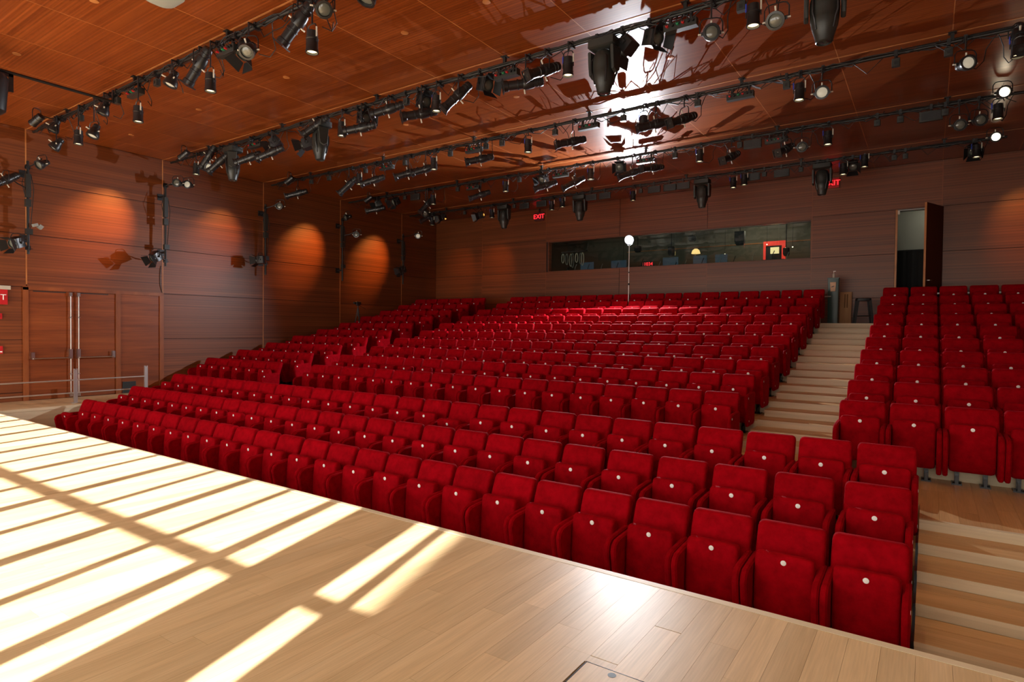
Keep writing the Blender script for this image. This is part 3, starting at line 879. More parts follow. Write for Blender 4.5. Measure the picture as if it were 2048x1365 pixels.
# ------------------------------------------------------------------ doorway at the top of the aisle
jb = struct(MB().bx(DX0 - 0.03, DX0 + 0.015, YB - 0.01, YB + 0.22, FL[13], DZ1).build('trim_2', M_trim, None, False))
MB().bx(DX0, DX1, YB + 0.02, YB + 0.22, DZ1 - 0.03, DZ1 + 0.005).build('head', M_grey, jb, False)
MB().bx(DX0 + 0.015, DX0 + 0.06, YB - 0.005, YB + 0.03, DZ1 - 0.12, DZ1 - 0.03).build('latch_keeper', M_knob, jb, False)
M_vest = mat('grey_green_plaster', (0.42, 0.43, 0.36), 0.8)
vb = MB()
vb.bx(-1.6, 1.4, YB + 1.3, YB + 1.4, 1.8, 5.3).bx(-1.6, -1.5, YB + 0.22, YB + 1.3, 1.8, 5.3).bx(1.3, 1.4, YB + 0.22, YB + 1.3, 1.8, 5.3).bx(-1.6, 1.4, YB + 0.22, YB + 1.4, 5.2, 5.3).bx(-1.6, 1.4, YB + 0.1, YB + 1.4, 1.8, 1.9)
struct(vb.build('wall_vestibule', M_vest, None, False))
cab = thing('black_curtain', 'black drape filling the lower half of the open doorway', 'curtain', (-0.28, YB + 0.9, FL[13]))
ring = MB()
n = 40
top, bot = [], []
vs_, fs_ = [], []
for k in range(n + 1):
    xx = -0.95 + 1.9 * k / n
    yy = 0.035 * math.sin(k * 1.35)
    for zz in (0.0, 1.96):
        vs_ += [(xx, yy, zz), (xx, yy + 0.02, zz)]
for k in range(n):
    a = k * 4
    fs_ += [(a, a + 4, a + 6, a + 2), (a + 1, a + 3, a + 7, a + 5), (a + 2, a + 6, a + 7, a + 3), (a, a + 1, a + 5, a + 4)]
ring.add(vs_, fs_).build('drape', M_stone, cab)
MB().cyl((-1.0, 0.01, 1.965), (1.0, 0.01, 1.965), 0.02, seg=8).build('rod', M_black, cab)
add_light('vestibule_lamp', 'POINT', (0.3, YB + 0.7, 4.9), None, 5.0, (1.0, 0.95, 0.8), shadow_soft_size=0.08)
dr = bpy.data.objects.new('door_3', None)
C.objects.link(dr)
dr['kind'] = 'structure'
dr.location = (DX1 - 0.005, YB - 0.01, FL[13])
dr.rotation_euler = (0, 0, R(68))           # swung open towards the seats
MB().bx(-0.88, -0.0, -0.045, 0.0, 0.01, 2.89).build('leaf', mat('door_dark_face', (0.065, 0.012, 0.006), 0.5), dr, False)
MB().bx(-0.893, -0.88, -0.045, 0.0, 0.01, 2.89).build('edge_strip', M_trim, dr, False)
MB().tube([(-0.80, -0.045, 1.05), (-0.80, -0.095, 1.05), (-0.69, -0.10, 1.05)], 0.010, 8).build('handle', M_steel, dr)
for z in (0.3, 1.45, 2.6):
    MB().cyl((0.0, 0.008, z - 0.06), (0.0, 0.008, z + 0.06), 0.010, seg=8).build('hinge', M_steel, dr)

ks = thing('dispenser_stand', 'dark green tapered stand with pump bottle on top beside rear wall', 'stand', (-2.07, 17.62, FL[13]))
M_teal = mat('dark_teal_paint', (0.035, 0.075, 0.068), 0.35)
MB().loft([(0.0, 0, 0, 0.34, 0.34, 0.01), (0.03, 0, 0, 0.34, 0.34, 0.01), (0.031, 0, 0, 0.235, 0.16, 0.01), (1.17, 0, 0, 0.255, 0.17, 0.01)], 3).build('column', M_teal, ks)
MB().bx(-0.135, 0.135, -0.10, 0.10, 1.17, 1.195).build('tray', M_teal, ks, False)
cup = MB().slab([(-0.055, 0.84), (0.055, 0.84), (0.07, 1.08), (-0.07, 1.08)], -0.115, -0.085, 0.004, 'xz').build('cup_sign', mat('peach_card', (0.72, 0.42, 0.25), 0.5), ks)
MB().bx(-0.03, 0.015, -0.1205, -0.116, 0.955, 0.975).bx(-0.03, -0.02, -0.1205, -0.116, 0.935, 0.96).bx(0.008, 0.032, -0.1205, -0.116, 0.97, 0.985).build('logo', M_black, cup, False)
bt = thing('pump_bottle', 'clear pump bottle standing on the dark green stand', 'bottle', (-2.07, 17.62, FL[13] + 1.195))
MB().lathe([(0.032, 0), (0.032, 0.09), (0.014, 0.115), (0.014, 0.13)], (0, 0, 0), (0, 0, 1), 14).build('body', M_clear, bt)
MB().cyl((0, 0, 0.13), (0, 0, 0.17), 0.006, seg=8).bx(-0.012, 0.045, -0.01, 0.01, 0.165, 0.18).build('pump', M_white, bt, False)
bd = tag(MB().bx(-0.135, 0.135, 0.0, 0.02, 0.0, 0.86).build('plank_panel', M_ply), 'upright wooden board with two slots leaning against the rear wall', 'board')
bd.location = (-1.83, 17.98, FL[13]); bd.rotation_euler = (R(-8), 0, 0)
for x in (-0.02, 0.035):
    MB().bx(x - 0.016, x + 0.016, -0.003, 0.0005, 0.44, 0.80).build('slot', mat('slot_shadow', (0.20, 0.09, 0.03), 0.7), bd, False)
st = thing('bar_stool', 'black metal bar stool standing by the right aisle top', 'stool', (-1.37, 17.30, FL[13]), R(12))
MB().loft([(0.575, 0, 0, 0.31, 0.31, 0.05), (0.61, 0, 0, 0.32, 0.32, 0.05), (0.632, 0, 0, 0.315, 0.315, 0.05), (0.638, 0, 0, 0.28, 0.28, 0.04)], 4).build('seat', M_black, st)
for sx in (-1, 1):
    for sy in (-1, 1):
        l = MB().slab([(-0.020, 0), (0.020, 0), (0.032, 0.61), (-0.032, 0.61)], -0.012, 0.012, 0.0, 'xz').build('leg', M_black, st, False)
        l.location = (sx * 0.195, sy * 0.195, 0)
        tilt = 0.11
        l.rotation_euler = Euler((sy * tilt, -sx * tilt, 0))
for z, d_ in ((0.20, 0.175),):
    for a in (0, 1, 2, 3):
        c_, s_ = math.cos(a * math.pi / 2), math.sin(a * math.pi / 2)
        MB().cyl((c_ * d_ - s_ * d_, s_ * d_ + c_ * d_, z), (c_ * d_ + s_ * d_, s_ * d_ - c_ * d_, z), 0.009, seg=8).build('foot_rail', M_black, st)

# tripod with camera on the wall side of the upper rows
tp = thing('tripod_camera', 'small video camera on a black tripod among the wall-side upper seats', 'camera', (-15.62, 13.62, FL[10]))
hd = Vector((0, 0, 1.18))
for a in (90, 210, 330):
    MB().tube([hd + Vector((0.02 * math.cos(R(a)), 0.02 * math.sin(R(a)), -0.06)), (0.24 * math.cos(R(a)), 0.13 * math.sin(R(a)), 0.02)], 0.012, 6).build('leg', M_black, tp)
MB().cyl((0, 0, 0.85), (0, 0, 1.22), 0.016, seg=8).build('column', M_black, tp)
MB().bx(-0.035, 0.035, -0.05, 0.05, 1.20, 1.24).build('pan_head', M_black, tp, False)
MB().loft([(1.24, 0, 0, 0.10, 0.20, 0.02), (1.33, 0, 0, 0.10, 0.20, 0.02), (1.345, 0, 0, 0.07, 0.14, 0.02)], 3).build('body', M_fix, tp)
MB().lathe([(0.04, 0), (0.036, 0.08)], (0, -0.10, 1.29), (0, -1, 0), 12).build('lens', M_lensd, tp)
MB().tube([(0, 0.03, 1.22), (0.06, 0.28, 1.10)], 0.008, 6).build('pan_handle', M_black, tp)

# ------------------------------------------------------------------ flood lamp on a stand
FLX, FLY, FLZ = -7.12, 16.17, 2.575 + CAMZ
fs = thing('flood_lamp_stand', 'blazing white flood lamp on a thin pole among the upper seats', 'lamp', (FLX, FLY, FL[13] if FLY > 16.0 else FL[12]))
h = FLZ - fs.location.z
MB().cyl((0, 0, 0.02), (0, 0, h - 0.16), 0.014, seg=10).build('pole', M_alu, fs)
MB().cyl((0, 0, h - 1.30), (0, 0, h - 1.24), 0.024, seg=10).cyl((0, 0, h - 0.95), (0, 0, h - 0.92), 0.020, seg=10).build('collar', M_black, fs)
for a in (90, 210, 330):
    MB().tube([(0.015 * math.cos(R(a)), 0.015 * math.sin(R(a)), 0.30), (0.16 * math.cos(R(a)), 0.16 * math.sin(R(a)), 0.01)], 0.010, 6).build('leg', M_black, fs)
fdir = Vector((0.10, -0.93, -0.33)).normalized()
hb_ = MB().lathe([(0.05, -0.10), (0.10, -0.06), (0.13, 0.0), (0.135, 0.02)], (0, 0, h), fdir, 20, 0, True, False).build('housing', M_black, fs)
MB().lathe([(0.112, 0.0), (0.112, 0.012)], Vector((0, 0, h)), fdir, 20).build('lamp_face', M_flood, hb_)
MB().tube([(0, 0, h - 0.18), (0.10, 0.03, h - 0.12), (0.14, 0.05, h), ], 0.008, 6).tube([(0, 0, h - 0.18), (-0.10, 0.03, h - 0.12), (-0.14, 0.05, h)], 0.008, 6).build('yoke', M_black, fs)
add_light('flood_beam', 'SPOT', Vector((FLX, FLY, FLZ)) + fdir * 0.05, fdir, FLOOD, (0.90, 0.94, 1.0), spot_size=R(132), spot_blend=0.45, shadow_soft_size=0.02)

# ------------------------------------------------------------------ stage lighting
def fixture_meshes():
    d = {}
    d['clamp'] = MB().bx(-0.022, 0.022, -0.042, 0.042, -0.045, 0.048).bx(-0.012, 0.012, -0.055, -0.042, -0.03, 0.02).cyl((0, 0.04, -0.01), (0, 0.085, -0.01), 0.007, seg=6).mesh('clamp', M_fix, False)
    d['stem'] = MB().cyl((0, 0, 0), (0, 0, -1), 0.011, seg=8).mesh('stem', M_fix)
    for nm, w, hh in (('e', 0.115, 0.20), ('p', 0.135, 0.19), ('c', 0.085, 0.22), ('f', 0.135, 0.20)):
        b = MB()
        b.tube([(-w, 0, -0.01), (-w, 0, hh * 0.7), (-w * 0.8, 0, hh * 0.93), (-w * 0.5, 0, hh), (w * 0.5, 0, hh), (w * 0.8, 0, hh * 0.93), (w, 0, hh * 0.7), (w, 0, -0.01)], 0.008, 6)
        d['yoke_' + nm] = b.mesh('yoke', M_fix)
    # long-barrelled spotlight, lens towards -y
    d['e_body'] = MB().lathe([(0.03, -0.28), (0.062, -0.27), (0.072, -0.24), (0.072, -0.21), (0.064, -0.205), (0.064, -0.19), (0.074, -0.185), (0.074, -0.15), (0.066, -0.145), (0.066, -0.13), (0.078, -0.125), (0.088, -0.06), (0.090, 0.02), (0.080, 0.04)], (0, 0, 0), (0, -1, 0), 14).bx(-0.095, 0.095, -0.03, 0.03, -0.02, 0.02).mesh('lamp_house', M_fix)
    d['e_barrel'] = MB().lathe([(0.070, 0.03), (0.070, 0.10), (0.078, 0.105), (0.078, 0.125), (0.070, 0.13), (0.070, 0.26), (0.080, 0.27), (0.084, 0.33)], (0, 0, 0), (0, -1, 0), 14).mesh('barrel', M_fix)
    d['e_frame'] = MB().bx(-0.088, 0.088, -0.352, -0.335, -0.088, -0.072).bx(-0.088, 0.088, -0.352, -0.335, 0.072, 0.088).bx(-0.088, -0.072, -0.352, -0.335, -0.072, 0.072).bx(0.072, 0.088, -0.352, -0.335, -0.072, 0.072).mesh('gel_frame', M_fix, False)
    d['e_lens'] = MB().lathe([(0.066, 0.318), (0.050, 0.326), (0.02, 0.331)], (0, 0, 0), (0, -1, 0), 14).mesh('lens', M_lensd)
    d['knob_up'] = MB().cyl((0, 0.0, 0.085), (0, 0.0, 0.150), 0.010, 0.012, 8).mesh('knob', M_knob)
    d['knob_dn'] = MB().cyl((0, -0.03, -0.085), (0, -0.03, -0.150), 0.010, 0.012, 8).mesh('knob', M_knob)
    d['knob_l'] = MB().cyl((-0.10, 0, 0), (-0.155, 0, 0), 0.011, seg=8).mesh('knob', M_knob)
    d['knob_r'] = MB().cyl((0.10, 0, 0), (0.155, 0, 0), 0.011, seg=8).mesh('knob', M_knob)
    # par lamp
    d['p_body'] = MB().lathe([(0.03, -0.16), (0.055, -0.15), (0.060, -0.10), (0.052, -0.095), (0.052, -0.08), (0.064, -0.075), (0.072, -0.03), (0.098, 0.02), (0.104, 0.07), (0.104, 0.092), (0.078, 0.094), (0.074, 0.07)], (0, 0, 0), (0, -1, 0), 16, 0, True, False).bx(-0.12, 0.12, -0.025, 0.02, -0.02, 0.02).mesh('body', M_fix)
    d['p_lens'] = MB().lathe([(0.076, 0.066), (0.06, 0.076), (0.03, 0.083), (0.01, 0.085)], (0, 0, 0), (0, -1, 0), 16).mesh('lens', M_lens)
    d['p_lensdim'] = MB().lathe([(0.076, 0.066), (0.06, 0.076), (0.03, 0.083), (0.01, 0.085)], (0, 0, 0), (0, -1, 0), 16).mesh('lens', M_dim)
    d['p_lensb'] = MB().lathe([(0.076, 0.066), (0.06, 0.076), (0.03, 0.083), (0.01, 0.085)], (0, 0, 0), (0, -1, 0), 16).mesh('lens', M_bright)
    # can downlight
    d['c_body'] = MB().lathe([(0.045, -0.14), (0.068, -0.13), (0.072, -0.05), (0.078, -0.045), (0.078, -0.03), (0.072, -0.025), (0.074, 0.09), (0.080, 0.10), (0.080, 0.13), (0.068, 0.13), (0.066, 0.10)], (0, 0, 0), (0, -1, 0), 16, 0, True, False).mesh('can', M_fix)
    d['c_lens'] = MB().lathe([(0.067, 0.100), (0.05, 0.110), (0.01, 0.114)], (0, 0, 0), (0, -1, 0), 16).mesh('lens', M_lit)
    d['c_tape'] = MB().cyl((-0.0862, 0, 0.06), (-0.0862, 0, 0.16), 0.010, seg=8).mesh('tape', M_blue)
    d['c_tag'] = MB().cyl((0.0862, 0, 0.05), (0.0862, 0, 0.17), 0.010, seg=8).mesh('tag', M_knob)
    # fresnel with barn doors
    d['f_body'] = MB().loft([(-0.10, 0, 0.02, 0.20, 0.20, 0.02), (0.10, 0, 0.02, 0.20, 0.20, 0.02), (0.125, 0, 0.02, 0.13, 0.13, 0.02)], 3).bx(-0.13, 0.13, 0.0, 0.05, -0.02, 0.02).mesh('body', M_fix)
    d['f_ring'] = MB().lathe([(0.088, 0), (0.088, 0.035), (0.076, 0.035), (0.076, 0.01)], (0, -0.08, 0), (0, -1, 0), 16, 0, True, False).mesh('lens_ring', M_fixg)
    d['f_lens'] = MB().lathe([(0.076, 0), (0.05, 0.018), (0.01, 0.024)], (0, -0.088, 0), (0, -1, 0), 16).mesh('lens', M_lens)
    for nm, rot in (('u', 0), ('d', 180), ('l', 90), ('r', 270)):
        q = Matrix.Rotation(R(rot), 3, 'Y')
        b = MB()
        p = [(-0.09, -0.115, 0.095), (0.09, -0.115, 0.095), (0.125, -0.245, 0.165), (-0.125, -0.245, 0.165)]
        p2 = [(x, y + 0.002, z + 0.004) for x, y, z in p]
        b.rings([[q @ Vector(v) for v in p], [q @ Vector(v) for v in p2]])
        d['f_door_' + nm] = b.mesh('barn_door', M_black, False)
    # moving head
    d['m_base'] = MB().loft([(-0.19, 0, 0, 0.34, 0.24, 0.02), (-0.17, 0, 0, 0.40, 0.28, 0.03), (-0.07, 0, 0, 0.40, 0.28, 0.03), (-0.05, 0, 0, 0.34, 0.22, 0.03)], 3).mesh('base', M_fixg)
    d['m_arm'] = MB().slab([(-0.07, -0.52), (0.0, -0.56), (0.07, -0.52), (0.09, -0.40), (0.10, -0.20), (-0.10, -0.20), (-0.09, -0.40)], 0.165, 0.215, 0.012).mesh('yoke_arm', M_fixg)
    d['m_arm2'] = MB().slab([(-0.07, -0.52), (0.0, -0.56), (0.07, -0.52), (0.09, -0.40), (0.10, -0.20), (-0.10, -0.20), (-0.09, -0.40)], -0.215, -0.165, 0.012).mesh('yoke_arm', M_fixg)
    d['m_head'] = MB().lathe([(0.09, 0.22), (0.13, 0.19), (0.155, 0.10), (0.158, 0.0), (0.150, -0.10), (0.152, -0.105), (0.140, -0.18), (0.118, -0.25), (0.116, -0.255), (0.100, -0.31), (0.092, -0.36), (0.080, -0.37), (0.078, -0.35)], (0, 0, 0), (0, 0, 1), 18).mesh('head', M_fixg)
    d['m_lens'] = MB().lathe([(0.077, -0.355), (0.05, -0.366), (0.01, -0.370)], (0, 0, 0), (0, 0, 1), 16).mesh('lens', M_lensd)
    b = MB()
    for a in (0, 90, 180, 270):
        c_, s_ = math.cos(R(a + 45)), math.sin(R(a + 45))
        b.tube([(c_ * 0.145, s_ * 0.145, 0.12), (c_ * 0.178, s_ * 0.178, 0.08), (c_ * 0.180, s_ * 0.180, -0.06), (c_ * 0.150, s_ * 0.150, -0.13), (c_ * 0.125, s_ * 0.125, -0.24)], 0.013, 6)
    d['m_rib'] = b.mesh('ribs', M_fix)
    d['m_hooks'] = MB().bx(-0.13, -0.09, -0.03, 0.03, -0.06, 0.05).bx(0.09, 0.13, -0.03, 0.03, -0.06, 0.05).mesh('hooks', M_fix, False)
    # boxes
    d['d_body'] = MB().loft([(-0.05, 0, 0, 0.44, 0.10, 0.008), (0.05, 0, 0, 0.44, 0.10, 0.008)], 3).mesh('housing', M_fixg)
    b = MB()
    for k, x in enumerate((-0.16, -0.09, -0.02, 0.05, 0.12, 0.18)):
        b.cyl((x, -0.05, 0.01), (x, -0.085, 0.01), 0.018, seg=8, mat=(1, 0, 2, 1, 0, 0)[k])
        b.tube([(x, -0.08, 0.01), (x, -0.12, 0.04), (x + 0.01, -0.08, 0.10), (x, -0.02, 0.12)], 0.007, 5, mat=0)
    d['d_plugs'] = b.mesh('plugs', [M_cable, M_red, M_greenc])
    d['d_hang'] = MB().bx(-0.15, -0.12, -0.02, 0.02, 0.05, 0.16).bx(0.12, 0.15, -0.02, 0.02, 0.05, 0.16).mesh('hanger', M_fix, False)
    d['j_body'] = MB().loft([(-0.06, 0, 0, 0.105, 0.075, 0.01), (0.05, 0, 0, 0.105, 0.075, 0.01), (0.06, 0, 0, 0.08, 0.05, 0.01)], 3).mesh('housing', M_fixg)
    d['j_face'] = MB().bx(-0.018, 0.018, -0.043, -0.037, -0.03, 0.015).bx(-0.010, 0.010, -0.045, -0.040, -0.022, 0.006).mesh('outlet', M_black, False)
    d['b_body'] = MB().loft([(-0.09, 0, 0, 0.36, 0.06, 0.01), (0.09, 0, 0, 0.36, 0.06, 0.01)], 3).mesh('housing', M_fixg)
    d['b_cover'] = MB().bx(-0.15, 0.15, -0.036, -0.030, -0.065, 0.065).mesh('cover', M_fix, False)
    rr = random.Random(2)
    for k in range(4):
        a = rr.uniform(0.12, 0.22) * (1 if k % 2 else -1)
        d['cable%d' % k] = MB().tube([(0, 0.03, -0.36), (a * 0.6, 0.12, -0.40), (a, 0.15, -0.30), (a * 1.1, 0.09, -0.16), (a * 1.5, 0.02, -0.04), (a * 1.9, 0.0, 0.03)], 0.0065, 5).mesh('cable', M_cable)
        d['cord%d' % k] = MB().tube([(0, 0, 0), (0.01, 0.03, 0.05), (a * 0.4, 0.05, 0.10), (a * 0.5, 0.04, 0.17)], 0.006, 5).mesh('cord', M_cable)
    return d
FM = fixture_meshes()
NAMES = {'e': ('ellipsoidal_spotlight', 'black long-barrelled spotlight', 'spotlight'), 'p': ('par_light', 'round black par lamp with glass lens', 'stage light'), 'c': ('can_downlight', 'glowing black can downlight', 'downlight'),
         'f': ('barn_door_spotlight', 'black square spotlight with barn doors', 'spotlight'), 'm': ('moving_head_light', 'large black moving-head light', 'moving light'), 'd': ('power_box', 'long black outlet box', 'power box'),
         'j': ('junction_box', 'small black junction box', 'junction box'), 'b': ('control_box', 'flat black control box', 'control box'), 'w': ('wall_wash_lamp', 'tilted can lamp washing the wall', 'stage light'), 'l': ('lit_par_light', 'blazing par lamp', 'stage light')}
def aim(pan, tilt):
    return Vector((-math.sin(R(pan)) * math.cos(R(tilt)), -math.cos(R(pan)) * math.cos(R(tilt)), -math.sin(R(tilt))))
fcount = 0
def fixture(t, attach, body, pan, tilt, label, group, light=True):
    """attach: point on the pipe; body: centre of the lamp"""
    global fcount
    fcount += 1
    attach, body = Vector(attach), Vector(body)
    nm, _, cat = NAMES[t]
    o = thing(nm, label, cat, attach, 0, group)
    rel = body - attach
    if t in 'djb':
        if t == 'd':
            h = link('housing', FM['d_body'], o, rel)
            link('plugs', FM['d_plugs'], h); link('hanger', FM['d_hang'], o, (rel.x, rel.y, rel.z))
        elif t == 'j':
            h = link('housing', FM['j_body'], o, rel)
            link('outlet', FM['j_face'], h); link('cord', FM['cord%d' % (fcount % 4)], h, (0, 0, 0.05))
            link('clamp', FM['clamp'], o)
            s = link('stem', FM['stem'], o); s.scale = (0.8, 0.8, max(0.03, -rel.z - 0.05))
        else:
            h = link('housing', FM['b_body'], o, rel)
            link('cover', FM['b_cover'], h); link('clamp', FM['clamp'], o)
            s = link('stem', FM['stem'], o); s.scale = (1, 1, max(0.03, -rel.z - 0.05))
        return o
    if t == 'm':
        link('hooks', FM['m_hooks'], o)
        link('base', FM['m_base'], o)
        link('yoke_arm', FM['m_arm'], o, None, (0, 0, R(-pan))); link('yoke_arm', FM['m_arm2'], o, None, (0, 0, R(-pan)))
        h = link('head', FM['m_head'], o, (0, 0, -0.44), (R(tilt), 0, R(-pan)))
        link('lens', FM['m_lens'], h); link('ribs', FM['m_rib'], h)
        return o
    k = {'w': 'c', 'l': 'p'}.get(t, t)
    rot = (R(tilt), 0, R(-pan))
    yh = {'e': 0.20, 'p': 0.19, 'c': 0.22, 'f': 0.20}[k]
    side = math.hypot(rel.x, rel.y) > 0.2
    link('clamp', FM['clamp'], o)
    if side:                                                   # held on a side arm
        MB().tube([(0, 0, 0), rel * 0.5 + Vector((0, 0, 0.03)), rel + Vector((0, 0, 0.12))], 0.013, 6).build('side_arm', M_pipe, o)
        link('yoke', FM['yoke_' + k], o, rel + Vector((0, 0, 0)), (0, 0, R(-pan)))
    else:
        top = rel + Vector((0, 0, yh))
        sc = 1.0
        if top.z > -0.04:
            sc = max(0.45, (-rel.z - 0.04) / yh)
            top = rel + Vector((0, 0, yh * sc))
        y = link('yoke', FM['yoke_' + k], o, rel, (0, 0, R(-pan))); y.scale = (1, 1, sc)
        s = link('stem', FM['stem'], o, (rel.x, rel.y, 0.0)); s.scale = (1, 1, max(0.04, -top.z))
        if abs(rel.y) > 0.03:
            MB().bx(-0.012, 0.012, min(0, rel.y) - 0.01, 0.01, -0.012, 0.012).build('bracket', M_fix, o, False)
    if k == 'e':
        h = link('lamp_house', FM['e_body'], o, rel, rot)
        link('barrel', FM['e_barrel'], h); link('gel_frame', FM['e_frame'], h); link('lens', FM['e_lens'], h)
        link('knob', FM['knob_up'], h); link('knob', FM['knob_dn'], h)
    elif k == 'p':
        h = link('body', FM['p_body'], o, rel, rot)
        link('lens', FM['p_lensb' if t == 'l' else ('p_lensdim' if fcount % 3 == 0 else 'p_lens')], h)
        link('knob', FM['knob_l'], h); link('knob', FM['knob_r'], h); link('knob', FM['knob_up'], h)
        if t == 'l':
            add_light('par_beam', 'SPOT', attach + rel + aim(pan, tilt) * 0.12, aim(pan, tilt), 60.0, (1.0, 0.82, 0.55), spot_size=R(50), spot_blend=0.6, shadow_soft_size=0.06)
    elif k == 'c':
        h = link('can', FM['c_body'], o, rel, rot)
        link('lens', FM['c_lens'], h)
        if t == 'c':
            link('tape', FM['c_tape'], o, rel); link('tag', FM['c_tag'], o, rel)
            if light and HOUSE > 0:
                add_light('house_beam', 'SPOT', attach + rel + aim(pan, tilt) * 0.12, aim(pan, tilt), HOUSE * (0.5 if attach.y < 3 else 1.0 if attach.y < 9 and attach.x > -3 else (0.5 if attach.y < 6 else 0.09)), (1.0, 0.72, 0.42), spot_size=R(110), spot_blend=1.0, shadow_soft_size=0.06)
    elif k == 'f':
        h = link('body', FM['f_body'], o, rel, rot)
        r_ = link('lens_ring', FM['f_ring'], h); link('lens', FM['f_lens'], h)
        for q in 'udlr':
            link('barn_door', FM['f_door_' + q], h)
    if not side and -rel.z > 0.24:
        link('cable', FM['cable%d' % (fcount % 4)], o)
    return o

